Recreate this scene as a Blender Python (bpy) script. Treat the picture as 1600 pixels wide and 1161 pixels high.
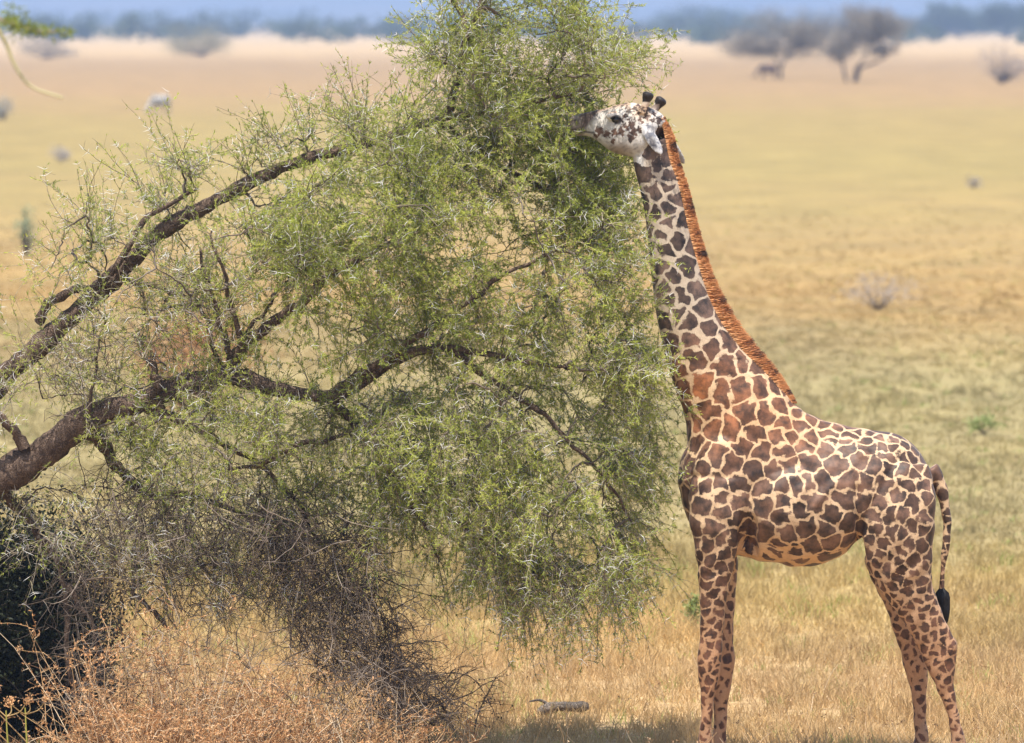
import bpy, math, random
import numpy as np
from mathutils import Vector

rng = np.random.default_rng(7)
random.seed(7)
scene = bpy.context.scene
for o in list(bpy.data.objects):
    bpy.data.objects.remove(o)
C = scene.collection

# ------------------------------------------------------------------ camera, sky, sun, exposure
FPX = 9600.0                       # focal length in photograph pixels (1600 wide)
HORIZON = 30.0                     # row of the level line in the photograph
PITCH = math.atan((580.5 - HORIZON) / FPX)
D0 = 40.0                          # metres from camera to the giraffe
_r = (580.5 - 1205.0) / FPX
CAM_H = -(D0 * (-math.sin(PITCH) + _r * math.cos(PITCH)) / (math.cos(PITCH) + _r * math.sin(PITCH)))
cam_d = bpy.data.cameras.new('camera')
cam_d.sensor_width = 36.0
cam_d.lens = 36.0 * FPX / 1600.0
cam_d.clip_start = 0.5
cam_d.clip_end = 60000.0
cam_d.dof.use_dof = True
cam_d.dof.focus_distance = D0
cam_d.dof.aperture_fstop = 3.3
cam = bpy.data.objects.new('camera', cam_d)
C.objects.link(cam)
cam.location = (0, 0, CAM_H)
cam.rotation_euler = (math.pi / 2 - PITCH, 0, 0)
scene.camera = cam

SUN = Vector((-0.10, -0.30, 0.95)).normalized()      # towards the sun
world = bpy.data.worlds.new('World')
scene.world = world
world.use_nodes = True
wn = world.node_tree
sky = wn.nodes.new('ShaderNodeTexSky')
sky.sky_type = 'NISHITA'
sky.sun_disc = False
sky.sun_elevation = math.asin(SUN.z)
sky.sun_rotation = math.atan2(SUN.x, SUN.y)
sky.air_density = 1.0
sky.dust_density = 1.2
bg = wn.nodes['Background']
bg.inputs['Strength'].default_value = 0.145
wn.links.new(sky.outputs[0], bg.inputs['Color'])
sun_d = bpy.data.lights.new('sun', 'SUN')
sun_d.energy = 4.6
sun_d.angle = math.radians(0.55)
sun_d.color = (1.0, 0.95, 0.87)
sun = bpy.data.objects.new('sun', sun_d)
C.objects.link(sun)
sun.location = (-20, -20, 60)
sun.rotation_euler = SUN.to_track_quat('Z', 'Y').to_euler()
scene.view_settings.view_transform = 'Standard'
scene.view_settings.look = 'None'
scene.view_settings.exposure = 0.98
scene.view_settings.gamma = 1.0
scene.render.engine = 'CYCLES'
scene.cycles.use_denoising = True
scene.cycles.max_bounces = 6
scene.cycles.diffuse_bounces = 3
scene.cycles.transmission_bounces = 4
scene.cycles.transparent_max_bounces = 8
scene.cycles.volume_bounces = 0

# ------------------------------------------------------------------ helpers
_cp, _sp = math.cos(PITCH), math.sin(PITCH)

def at(px, py, Y):
    """the point at depth Y (metres from the camera) that the photograph shows at px, py"""
    px, py, Y = np.broadcast_arrays(np.asarray(px, float), np.asarray(py, float), np.asarray(Y, float))
    a = (px - 800.0) / FPX
    b = (580.5 - py) / FPX
    dy = _cp + b * _sp
    dz = -_sp + b * _cp
    s = Y / dy
    return np.stack([a * s, Y * np.ones_like(s), CAM_H + dz * s], -1)

def to_px(P):
    y = P[:, 1]; z = P[:, 2] - CAM_H
    f = y * _cp - z * _sp
    u = y * _sp + z * _cp
    return np.stack([800 + FPX * P[:, 0] / f, 580.5 - FPX * u / f], -1)

def ground_Y(py):
    return CAM_H / math.tan(PITCH - math.atan((580.5 - py) / FPX))

def ground_at(px, py):
    Y = ground_Y(py)
    p = at(px, py, Y)
    p[..., 2] = 0
    return p

def nrm(v):
    return v / (np.linalg.norm(v, axis=-1, keepdims=True) + 1e-12)

def tag(o, label=None, cat=None, group=None, kind=None):
    if label: o['label'] = label
    if cat: o['category'] = cat
    if group: o['group'] = group
    if kind: o['kind'] = kind
    return o

def empty(name, loc=(0, 0, 0)):
    o = bpy.data.objects.new(name, None)
    C.objects.link(o)
    o.location = loc
    o.empty_display_size = 0.2
    return o

def mesh_obj(name, V, faces, mat, parent=None, attrs=None, smooth=False, mats=None, midx=None):
    """V (n,3); faces: list of int arrays (m,k); one mesh object in world coordinates (made relative to its parent)"""
    V = np.asarray(V, np.float32)
    if parent is not None:
        V = V - np.array(parent.location[:], np.float32)
    me = bpy.data.meshes.new(name)
    me.vertices.add(len(V))
    me.vertices.foreach_set('co', V.ravel())
    faces = [np.asarray(f, np.int32) for f in faces if len(f)]
    tot = np.concatenate([np.full(len(f), f.shape[1], np.int32) for f in faces])
    loops = np.concatenate([f.ravel() for f in faces])
    me.loops.add(len(loops))
    me.loops.foreach_set('vertex_index', loops)
    me.polygons.add(len(tot))
    start = np.concatenate([[0], np.cumsum(tot)[:-1]]).astype(np.int32)
    me.polygons.foreach_set('loop_start', start)
    me.polygons.foreach_set('loop_total', tot)
    if midx is not None:
        me.polygons.foreach_set('material_index', np.asarray(midx, np.int32))
    if smooth:
        me.polygons.foreach_set('use_smooth', np.ones(len(tot), bool))
    me.update(calc_edges=True)
    for m in (mats or [mat]):
        me.materials.append(m)
    for k, a in (attrs or {}).items():
        a = np.asarray(a, np.float32)
        if a.ndim == 1:
            at_ = me.attributes.new(k, 'FLOAT', 'POINT')
            at_.data.foreach_set('value', a)
        else:
            if a.shape[1] == 3:
                a = np.concatenate([a, np.ones((len(a), 1), np.float32)], 1)
            at_ = me.attributes.new(k, 'FLOAT_COLOR', 'POINT')
            at_.data.foreach_set('color', a.ravel())
    o = bpy.data.objects.new(name, me)
    C.objects.link(o)
    if parent is not None:
        o.parent = parent
    return o

class Geo:
    """collects vertices, faces and per-vertex attributes"""
    def __init__(self): self.V, self.F, self.A, self.n = [], [], [], 0
    def add(self, V, F, a=None):
        V = np.asarray(V).reshape(-1, 3)
        self.V.append(V)
        for f in (F if isinstance(F, list) else [F]):
            self.F.append(np.asarray(f) + self.n)
        if a is None: a = np.zeros(len(V))
        self.A.append(np.broadcast_to(np.asarray(a, float), (len(V),) + np.shape(a)[1:]) if np.ndim(a) else np.full(len(V), a))
        self.n += len(V)
    def build(self, name, mat, parent=None, attr='tint', **k):
        return mesh_obj(name, np.concatenate(self.V), self.F, mat, parent, {attr: np.concatenate(self.A)}, **k)

def tubes(P, R, sides=4, cap=False):
    """P (N,K,3), R (N,K) -> verts, quads"""
    N, K, _ = P.shape
    T = np.gradient(P, axis=1)
    T = nrm(T)
    ref = rng.normal(size=(N, 1, 3))
    A = nrm(np.cross(T, np.broadcast_to(ref, T.shape)))
    B = np.cross(T, A)
    th = np.arange(sides) * 2 * np.pi / sides
    V = P[:, :, None, :] + R[:, :, None, None] * (np.cos(th)[None, None, :, None] * A[:, :, None, :] + np.sin(th)[None, None, :, None] * B[:, :, None, :])
    idx = np.arange(N * K * sides).reshape(N, K, sides)
    a = idx[:, :-1, :]; b = np.roll(a, -1, 2); d = idx[:, 1:, :]; c = np.roll(d, -1, 2)
    F = [np.stack([a, b, c, d], -1).reshape(-1, 4)]
    return V.reshape(-1, 3), F

def blades(P, D, L, W, S=None, mid=0.45):
    """diamond leaf blades: base P (N,3), direction D, length L, width W"""
    N = len(P)
    D = nrm(D)
    if S is None: S = rng.normal(size=(N, 3))
    S = nrm(np.cross(D, S))
    L = np.broadcast_to(L, N)[:, None]; W = np.broadcast_to(W, N)[:, None]
    m = P + D * L * mid
    V = np.stack([P, m + S * W / 2, P + D * L, m - S * W / 2], 1)
    F = np.arange(N * 4).reshape(N, 4)
    return V.reshape(-1, 3), F

def spline(pts, n):
    """Catmull-Rom through pts (k,d) -> (n,d)"""
    p = np.asarray(pts, float)
    p = np.vstack([2 * p[0] - p[1], p, 2 * p[-1] - p[-2]])
    k = len(p) - 3
    t = np.linspace(0, k - 1e-6, n)
    i = t.astype(int); u = (t - i)[:, None]
    a, b, c, d = p[i], p[i + 1], p[i + 2], p[i + 3]
    return 0.5 * ((2 * b) + (-a + c) * u + (2 * a - 5 * b + 4 * c - d) * u * u + (-a + 3 * b - 3 * c + d) * u ** 3)

def in_poly(x, y, poly):
    r = np.zeros(len(x), bool)
    n = len(poly); j = n - 1
    for i in range(n):
        xi, yi = poly[i]; xj, yj = poly[j]
        c = ((yi > y) != (yj > y)) & (x < (xj - xi) * (y - yi) / (yj - yi + 1e-9) + xi)
        r ^= c
        j = i
    return r

def sample_poly(poly, n):
    poly = np.asarray(poly, float)
    lo, hi = poly.min(0), poly.max(0)
    out = np.zeros((0, 2))
    while len(out) < n:
        q = lo + rng.random((n * 3, 2)) * (hi - lo)
        out = np.vstack([out, q[in_poly(q[:, 0], q[:, 1], poly)]])
    return out[:n]

# ------------------------------------------------------------------ materials
class N:
    """small node-graph helper"""
    def __init__(self, name):
        self.m = bpy.data.materials.new(name); self.m.use_nodes = True
        self.t = self.m.node_tree; self.t.nodes.clear()
        self.out = self.t.nodes.new('ShaderNodeOutputMaterial')
    def node(self, typ, **k):
        n = self.t.nodes.new(typ)
        for a, v in k.items(): setattr(n, a, v)
        return n
    def put(self, sock, v):
        if hasattr(v, 'links') or isinstance(v, bpy.types.NodeSocket): self.t.links.new(v, sock)
        else: sock.default_value = v
    def attr(self, name, color=False):
        n = self.node('ShaderNodeAttribute', attribute_name=name)
        return n.outputs['Color'] if color else n.outputs['Fac']
    def math(self, op, a, b=0.0, c=None, clamp=False):
        n = self.node('ShaderNodeMath', operation=op); n.use_clamp = clamp
        self.put(n.inputs[0], a); self.put(n.inputs[1], b)
        if c is not None: self.put(n.inputs[2], c)
        return n.outputs[0]
    def noise(self, vec=None, scale=5.0, detail=3.0, rough=0.55, out='Fac'):
        n = self.node('ShaderNodeTexNoise')
        if vec is not None: self.put(n.inputs['Vector'], vec)
        n.inputs['Scale'].default_value = scale; n.inputs['Detail'].default_value = detail
        n.inputs['Roughness'].default_value = rough
        return n.outputs[out]
    def ramp(self, fac, stops, interp='LINEAR'):
        n = self.node('ShaderNodeValToRGB'); cr = n.color_ramp; cr.interpolation = interp
        while len(cr.elements) > 1: cr.elements.remove(cr.elements[-1])
        for i, (p, c) in enumerate(stops):
            e = cr.elements[0] if i == 0 else cr.elements.new(p)
            e.position = p
            e.color = tuple(c) + ((1.0,) if len(c) == 3 else ())
        self.put(n.inputs['Fac'], fac)
        return n.outputs['Color']
    def mix(self, fac, a, b, blend='MIX'):
        n = self.node('ShaderNodeMix', data_type='RGBA', blend_type=blend)
        self.put(n.inputs[0], fac)
        for s, v in ((n.inputs[6], a), (n.inputs[7], b)):
            self.put(s, (tuple(v) + (1.0,)) if isinstance(v, tuple) and len(v) == 3 else v)
        return n.outputs[2]
    def maprange(self, v, a, b, c=0.0, d=1.0, smooth=False):
        n = self.node('ShaderNodeMapRange'); n.interpolation_type = 'SMOOTHSTEP' if smooth else 'LINEAR'
        self.put(n.inputs[0], v)
        for i, x in enumerate((a, b, c, d)): n.inputs[i + 1].default_value = x
        return n.outputs[0]
    def pos(self):
        return self.node('ShaderNodeNewGeometry').outputs['Position']
    def obj(self):
        return self.node('ShaderNodeTexCoord').outputs['Object']
    def bump(self, h, strength=0.3, dist=0.01):
        n = self.node('ShaderNodeBump'); n.inputs['Strength'].default_value = strength; n.inputs['Distance'].default_value = dist
        self.put(n.inputs['Height'], h); return n.outputs[0]
    def principled(self, col, rough=0.7, spec=0.3, normal=None, **k):
        n = self.node('ShaderNodeBsdfPrincipled')
        self.put(n.inputs['Base Color'], (tuple(col) + (1.0,)) if isinstance(col, tuple) and len(col) == 3 else col)
        self.put(n.inputs['Roughness'], rough)
        n.inputs['Specular IOR Level'].default_value = spec
        if normal is not None: self.put(n.inputs['Normal'], normal)
        for a, v in k.items(): self.put(n.inputs[a.replace('_', ' ')], v)
        self.t.links.new(n.outputs[0], self.out.inputs['Surface'])
        return self.m
    def leafy(self, col, trans=0.3, rough=0.6):
        """diffuse + translucent sheet"""
        d = self.node('ShaderNodeBsdfPrincipled'); self.put(d.inputs['Base Color'], col); d.inputs['Roughness'].default_value = rough
        d.inputs['Specular IOR Level'].default_value = 0.25
        tr = self.node('ShaderNodeBsdfTranslucent'); self.put(tr.inputs['Color'], col)
        mx = self.node('ShaderNodeMixShader'); mx.inputs[0].default_value = trans
        self.t.links.new(d.outputs[0], mx.inputs[1]); self.t.links.new(tr.outputs[0], mx.inputs[2])
        self.t.links.new(mx.outputs[0], self.out.inputs['Surface'])
        return self.m

def tint_mat(name, stops, trans=0.3, rough=0.6):
    n = N(name)
    return n.leafy(n.ramp(n.attr('tint'), stops), trans, rough)

def meadow(n):
    """colour of the dry plain by place: zones of grass that change with the distance across it"""
    p = n.pos()
    sx = n.node('ShaderNodeSeparateXYZ'); n.put(sx.inputs[0], p)
    cx = n.node('ShaderNodeCombineXYZ'); n.put(cx.inputs[0], sx.outputs[0]); n.put(cx.inputs[1], sx.outputs[1])
    u = n.math('DIVIDE', 40.0, n.math('MAXIMUM', sx.outputs[1], 20.0))
    big = n.noise(cx.outputs[0], 0.035, 4.0)
    mid = n.noise(cx.outputs[0], 0.22, 4.0)
    u2 = n.math('ADD', u, n.math('MULTIPLY', n.math('SUBTRACT', big, 0.5), n.math('MULTIPLY', u, 0.55)))
    u2 = n.math('ADD', u2, n.math('MULTIPLY', n.math('SUBTRACT', mid, 0.5), n.math('MULTIPLY', u, 0.3)))
    col = n.ramp(u2, MEADOW)
    st = n.node('ShaderNodeMapping'); n.put(st.inputs[0], cx.outputs[0]); st.inputs['Scale'].default_value = (0.35, 0.16, 1.0)
    streak = n.noise(st.outputs[0], 1.0, 6.0, 0.62)
    col = n.mix(1.0, col, n.mix(n.maprange(streak, 0.3, 0.7), (0.80, 0.80, 0.82), (1.17, 1.15, 1.10)), 'MULTIPLY')
    fine = n.noise(cx.outputs[0], 1.1, 4.0)
    green = n.maprange(fine, 0.56, 0.74)
    col = n.mix(n.math('MULTIPLY', green, 0.35), col, (0.25, 0.24, 0.09))
    pale = n.maprange(n.noise(cx.outputs[0], 2.6, 3.0), 0.58, 0.75)
    col = n.mix(n.math('MULTIPLY', pale, 0.35), col, (0.42, 0.30, 0.20))
    return col

MEADOW = [(0.0, (0.60, 0.45, 0.26)), (0.022, (0.60, 0.45, 0.25)), (0.043, (0.53, 0.38, 0.20)), (0.058, (0.345, 0.236, 0.12)),
          (0.10, (0.36, 0.245, 0.118)), (0.125, (0.335, 0.255, 0.10)), (0.20, (0.325, 0.258, 0.10)), (0.28, (0.35, 0.258, 0.11)),
          (0.37, (0.37, 0.25, 0.10)), (0.42, (0.345, 0.268, 0.125)), (0.50, (0.315, 0.268, 0.128)), (0.66, (0.35, 0.288, 0.14)),
          (0.76, (0.41, 0.315, 0.14)), (0.82, (0.48, 0.355, 0.165)), (0.90, (0.49, 0.35, 0.185)), (1.0, (0.49, 0.35, 0.185))]

n = N('dry_ground')
_c = meadow(n)
_s = n.mix(n.maprange(n.noise(n.pos(), 9.0, 5.0), 0.4, 0.7), (0.62, 0.58, 0.54), (1.08, 1.05, 1.0))
M_GROUND = n.principled(n.mix(1.0, _c, _s, 'MULTIPLY'), 0.95, 0.1, n.bump(n.noise(n.pos(), 14.0, 4.0), 0.6, 0.04))
n = N('dry_grass')
_c = meadow(n)
_t = n.ramp(n.attr('tint'), [(0.0, (0.58, 0.54, 0.48)), (0.25, (0.88, 0.86, 0.78)), (0.5, (1.05, 1.0, 0.95)), (0.75, (1.2, 1.15, 0.95)), (0.92, (1.45, 1.3, 1.1)), (1.0, (0.75, 1.1, 0.6))])
M_GRASS = n.leafy(n.mix(1.0, _c, _t, 'MULTIPLY'), 0.35)

def bark(name, a, b, scale=9.0):
    n = N(name)
    v = n.node('ShaderNodeMapping'); n.put(v.inputs[0], n.obj()); v.inputs['Scale'].default_value = (1, 1, 1)
    z = n.noise(v.outputs[0], scale, 6.0, 0.65)
    vo = n.node('ShaderNodeTexVoronoi', feature='DISTANCE_TO_EDGE'); n.put(vo.inputs['Vector'], n.noise(v.outputs[0], 6.0, 2.0, out='Color')); vo.inputs['Scale'].default_value = 26.0
    cr = n.maprange(vo.outputs['Distance'], 0.0, 0.15)
    col = n.ramp(z, [(0.3, a), (0.62, b), (0.8, tuple(min(1, x * 1.5) for x in b))])
    col = n.mix(n.math('MULTIPLY', n.math('SUBTRACT', 1.0, cr), 0.5), col, tuple(x * 0.4 for x in a))
    h = n.math('ADD', n.math('MULTIPLY', z, 0.7), n.math('MULTIPLY', cr, 0.5))
    return n.principled(col, 0.9, 0.15, n.bump(h, 0.9, 0.02))

M_BARK = bark('acacia_bark', (0.075, 0.05, 0.036), (0.21, 0.145, 0.105))
M_FARBARK = bark('far_bark', (0.06, 0.045, 0.035), (0.13, 0.095, 0.07), 3.0)
n = N('twig_bark')
M_TWIG = n.principled(n.ramp(n.attr('tint'), [(0.0, (0.06, 0.044, 0.033)), (0.35, (0.19, 0.15, 0.115)), (0.7, (0.36, 0.30, 0.21)), (1.0, (0.42, 0.38, 0.20))]), 0.75, 0.25)
n = N('dead_twig_bark')
M_DEAD = n.principled(n.ramp(n.attr('tint'), [(0.0, (0.045, 0.034, 0.026)), (0.5, (0.125, 0.092, 0.068)), (1.0, (0.28, 0.225, 0.175))]), 0.8, 0.2)
n = N('white_thorn')
M_THORN = n.principled((0.72, 0.70, 0.66), 0.45, 0.4)
M_LEAF = tint_mat('acacia_leaf', [(0.0, (0.12, 0.15, 0.04)), (0.35, (0.29, 0.335, 0.06)), (0.7, (0.455, 0.485, 0.085)), (0.9, (0.56, 0.55, 0.12)), (1.0, (0.33, 0.38, 0.20))], 0.48)

# ------------------------------------------------------------------ ground
xs = np.concatenate([np.linspace(-11000, -60, 14), np.linspace(-40, 40, 61), np.linspace(60, 11000, 14)])
ys = np.concatenate([[-1500, -300, -50, 0, 20], np.linspace(30, 75, 46), np.linspace(80, 400, 40), [600, 1000, 2000, 4000, 8000, 13000]])
gx, gy = np.meshgrid(xs, ys)
gz = 0.02 * np.sin(gx * 1.7 + 0.6 * gy) * np.cos(gy * 1.3) * (np.abs(gx) < 45) * (gy > 28) * (gy < 90) - 0.02
ni = len(xs)
idx = np.arange(gx.size).reshape(gx.shape)
F = np.stack([idx[:-1, :-1], idx[:-1, 1:], idx[1:, 1:], idx[1:, :-1]], -1).reshape(-1, 4)
ground = mesh_obj('ground', np.stack([gx, gy, gz], -1).reshape(-1, 3), [F], M_GROUND, smooth=True)
tag(ground, 'dry tan savanna plain stretching to the far hills', 'ground', kind='structure')

# hills on the far side of the plain
def fbm1(x, seed, oct=6):
    r = np.random.default_rng(seed); v = np.zeros_like(x); a = 1.0; f = 1.0
    for i in range(oct):
        v += a * np.sin(x * f + r.random() * 6.28); a *= 0.55; f *= 2.1
    return v
hx = np.linspace(-10500, 10500, 260); hy = np.linspace(5200, 12000, 40)
HX, HY = np.meshgrid(hx, hy)
t = (HY - 5200) / 6800
HZ = -6 + 190 * np.sin(np.clip(t * 1.25, 0, 1) * np.pi / 2) ** 1.5 * (1 + 0.22 * fbm1(HX * 0.0016 + HY * 0.0004, 3)) + 6 * fbm1(HX * 0.01 + HY * 0.006, 5)
HZ[0] = -8
idx = np.arange(HX.size).reshape(HX.shape)
F = np.stack([idx[:-1, :-1], idx[:-1, 1:], idx[1:, 1:], idx[1:, :-1]], -1).reshape(-1, 4)
n = N('hill_bush')
M_HILL = n.principled(n.ramp(n.noise(n.pos(), 0.006, 6.0), [(0.35, (0.07, 0.075, 0.04)), (0.6, (0.17, 0.14, 0.085))]), 0.95, 0.1)
hills = mesh_obj('hills', np.stack([HX, HY, HZ], -1).reshape(-1, 3), [F], M_HILL, smooth=True)
tag(hills, 'low bush covered hills fading into blue haze', 'hills', kind='structure')

# ------------------------------------------------------------------ giraffe
G_Y = 40.0
ell_n = 28
def ring(A, B, hw, yo, wdir=(0, 1, 0), yo2=None, p=2.2):
    """ellipse whose outline in the side view runs from A to B (photograph px), half width hw across"""
    a = at(A[0], A[1], G_Y + yo); b = at(B[0], B[1], G_Y + yo)
    c = (a + b) / 2; u = (b - a) / 2
    th = np.linspace(0, 2 * np.pi, ell_n, endpoint=False)
    ct = np.sign(np.cos(th)) * np.abs(np.cos(th)) ** (2 / p); st = np.sign(np.sin(th)) * np.abs(np.sin(th)) ** (2 / p)
    return c + ct[:, None] * u + st[:, None] * hw * np.asarray(wdir, float)

def loft(secs, n, **k):
    """secs: (Ax, Ay, Bx, By, hw, yo) -> closed tube of n smooth rings"""
    S = spline(np.array(secs, float), n)
    rings = [ring((s[0], s[1]), (s[2], s[3]), s[4], s[5], **k) for s in S]
    return rings

def rings_geo(g, rings):
    m = len(rings); V = np.concatenate(rings + [rings[0].mean(0)[None], rings[-1].mean(0)[None]])
    i = np.arange(m * ell_n).reshape(m, ell_n)
    a = i[:-1]; b = np.roll(a, -1, 1); d = i[1:]; c = np.roll(d, -1, 1)
    q = np.stack([a, b, c, d], -1).reshape(-1, 4)
    t0 = np.stack([np.roll(i[0], -1), i[0], np.full(ell_n, m * ell_n)], -1)
    t1 = np.stack([i[-1], np.roll(i[-1], -1), np.full(ell_n, m * ell_n + 1)], -1)
    g.add(V, [q, t0, t1])

def blob(g, c, ax, rot=None, nu=20, nv=12):
    u = np.linspace(0, 2 * np.pi, nu, endpoint=False); v = np.linspace(0, np.pi, nv)
    U, W = np.meshgrid(u, v)
    P = np.stack([np.cos(U) * np.sin(W) * ax[0], np.sin(U) * np.sin(W) * ax[1], np.cos(W) * ax[2]], -1).reshape(-1, 3)
    if rot is not None: P = P @ np.asarray(rot).T
    i = np.arange(nu * nv).reshape(nv, nu)
    a = i[:-1]; b = np.roll(a, -1, 1); d = i[1:]; cc = np.roll(d, -1, 1)
    g.add(P + np.asarray(c), [np.stack([a, d, cc, b], -1).reshape(-1, 4)])

def frame(d, s):
    d = nrm(np.asarray(d, float)); s = np.asarray(s, float); s = nrm(s - d * (s @ d)); return np.stack([s, np.cross(d, s), d], 1)

g = Geo()
TRUNK = [(988, 232, 1044, 214, .080, .00), (991, 262, 1050, 246, .085, .0), (1000, 297, 1063, 284, .095, .0), (1007, 332, 1071, 321, .104, .0),
         (1011, 367, 1078, 355, .112, .0), (1014, 404, 1087, 390, .12, .0), (1019, 442, 1097, 424, .13, .0), (1025, 490, 1110, 464, .142, .0),
         (1035, 538, 1131, 506, .158, .0), (1046, 582, 1161, 545, .178, .0), (1059, 620, 1196, 582, .205, .0), (1070, 655, 1226, 613, .235, .0),
         (1072, 695, 1248, 636, .262, .0), (1058, 742, 1268, 648, .28, .0), (1072, 805, 1290, 657, .305, .0), (1104, 850, 1310, 663, .325, .0),
         (1152, 868, 1330, 667, .345, .0), (1200, 878, 1346, 669, .37, .0), (1246, 885, 1361, 671, .39, .0), (1285, 881, 1376, 673, .39, .0),
         (1318, 864, 1392, 676, .37, .0), (1345, 838, 1410, 681, .335, .0), (1378, 828, 1430, 698, .29, .0), (1420, 815, 1447, 723, .22, .0), (1446, 795, 1458, 746, .12, .0)]
rings_geo(g, loft(TRUNK, 110))
HN = [(1340, 725, 1450, 725, .11, -.18), (1336, 785, 1461, 772, .145, -.235), (1342, 838, 1461, 822, .14, -.25), (1357, 888, 1457, 876, .115, -.24), (1380, 928, 1458, 914, .094, -.225),
      (1403, 960, 1468, 946, .078, -.21), (1422, 990, 1483, 982, .068, -.20), (1437, 1020, 1496, 1011, .064, -.19), (1449, 1046, 1493, 1042, .058, -.19),
      (1463, 1075, 1491, 1068, .046, -.19), (1474, 1100, 1494, 1096, .04, -.19), (1482, 1125, 1499, 1121, .039, -.19), (1486, 1150, 1506, 1146, .046, -.19),
      (1484, 1172, 1512, 1168, .046, -.19), (1479, 1190, 1516, 1188, .056, -.19), (1474, 1209, 1520, 1209, .062, -.19)]
HF = [(1345, 740, 1445, 740, .11, .18), (1342, 800, 1450, 790, .14, .23), (1347, 855, 1448, 842, .13, .24), (1362, 907, 1436, 892, .10, .225), (1381, 943, 1436, 930, .08, .21),
      (1393, 977, 1440, 968, .068, .2), (1406, 1016, 1447, 1008, .062, .2), (1412, 1042, 1450, 1036, .058, .2), (1419, 1064, 1449, 1062, .048, .2), (1425, 1095, 1448, 1094, .042, .2),
      (1428, 1127, 1448, 1126, .04, .2), (1429, 1152, 1451, 1150, .046, .2), (1422, 1175, 1452, 1173, .05, .2), (1414, 1198, 1454, 1198, .06, .2)]
FN = [(1092, 705, 1170, 690, .07, -.20), (1078, 765, 1172, 745, .115, -.215), (1077, 812, 1167, 800, .13, -.22), (1083, 846, 1158, 838, .115, -.215), (1089, 878, 1149, 870, .098, -.21), (1091, 905, 1143, 898, .085, -.205),
      (1093, 945, 1135, 938, .07, -.20), (1094, 988, 1130, 984, .06, -.19), (1091, 1022, 1128, 1018, .06, -.19), (1090, 1046, 1127, 1042, .058, -.19), (1093, 1072, 1121, 1066, .05, -.19),
      (1095, 1105, 1115, 1101, .04, -.19), (1094, 1135, 1113, 1131, .04, -.19), (1089, 1160, 1113, 1157, .046, -.19), (1086, 1178, 1112, 1176, .048, -.19), (1080, 1196, 1114, 1194, .058, -.19), (1074, 1209, 1116, 1209, .064, -.19)]
FF = [(1092, 790, 1168, 775, .10, .20), (1096, 840, 1162, 832, .10, .2), (1103, 881, 1153, 876, .085, .19), (1110, 936, 1150, 930, .066, .18), (1112, 997, 1146, 993, .056, .17),
      (1111, 1036, 1148, 1033, .056, .17), (1113, 1068, 1143, 1065, .048, .17), (1115, 1103, 1137, 1101, .04, .17), (1114, 1138, 1135, 1136, .04, .17), (1110, 1160, 1135, 1158, .046, .17), (1105, 1178, 1135, 1176, .05, .17), (1098, 1200, 1138, 1200, .06, .17)]
for s in (HN, HF, FN, FF):
    rings_geo(g, loft(s, 70))
# muscles and bones that show on the flank
def P3(px, py, yo): return at(px, py, G_Y + yo)
blob(g, P3(1125, 735, -.225), (.17, .09, .24), frame((.25, 0, 1), (1, 0, 0)))      # shoulder
blob(g, P3(1125, 735, .225), (.17, .09, .24), frame((.25, 0, 1), (1, 0, 0)))
blob(g, P3(1348, 722, -.255), (.10, .07, .09))                                       # hip bone
blob(g, P3(1348, 722, .255), (.10, .07, .09))
blob(g, P3(1405, 775, -.27), (.17, .10, .23), frame((.1, 0, 1), (1, 0, 0)))         # thigh
blob(g, P3(1405, 775, .25), (.17, .10, .23), frame((.1, 0, 1), (1, 0, 0)))
blob(g, P3(1082, 745, -.06), (.08, .14, .13))                                        # breast
blob(g, P3(1245, 790, -.22), (.36, .18, .30)); blob(g, P3(1245, 790, .22), (.36, .18, .30))   # barrel
blob(g, P3(1108, 1034, -.19), (.078, .062, .10)); blob(g, P3(1130, 1034, .17), (.075, .06, .10))   # knees
blob(g, P3(1487, 1012, -.19), (.04, .05, .07)); blob(g, P3(1440, 1030, .2), (.04, .05, .07))       # hocks
# tail
tail_px = [(1452, 735), (1466, 752), (1476, 785), (1480, 830), (1475, 868), (1472, 900), (1471, 925)]
tp = spline(np.array([(x, y, 0) for x, y in tail_px], float), 40)
tr = spline(np.array([[.07], [.05], [.036], [.030], [.022], [.016], [.016]]), 40)[:, 0]
tpos = at(tp[:, 0], tp[:, 1], G_Y)
ringsT = []
for i in range(40):
    T = nrm(tpos[min(i + 1, 39)] - tpos[max(i - 1, 0)]); A = nrm(np.cross(T, (0, 1, 0))); th = np.linspace(0, 2 * np.pi, ell_n, endpoint=False)
    ringsT.append(tpos[i] + tr[i] * (np.cos(th)[:, None] * A + np.sin(th)[:, None] * np.array([0, 1, 0])))
rings_geo(g, ringsT)
# head, turned a little away from the camera
HA = math.radians(27)
hl = (math.sin(HA), math.cos(HA), 0)            # across the head
def hyo(px): return (1010 - px) / 240.0 * math.tan(HA)
HEAD = [(1040, 190, 1012, 236, .07), (1033, 178, 1003, 243, .092), (1018, 169, 991, 245, .105), (1002, 163, 980, 244, .108), (985, 160, 966, 241, .104), (967, 163, 952, 234, .09),
        (950, 168, 938, 223, .074), (932, 172, 923, 214, .062), (914, 176, 909, 212, .058), (902, 179, 899, 210, .058), (893, 184, 893, 206, .048), (888, 190, 889, 201, .024)]
rings_geo(g, loft([(a, b, c, d, w, hyo((a + c) / 2)) for a, b, c, d, w in HEAD], 50, wdir=hl, p=2.3))
def HP(px, py, side): # a point beside the head axis: side metres towards the animal's far side
    base = at(px, py, G_Y + hyo(px)); return base + side * np.array(hl)
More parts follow.
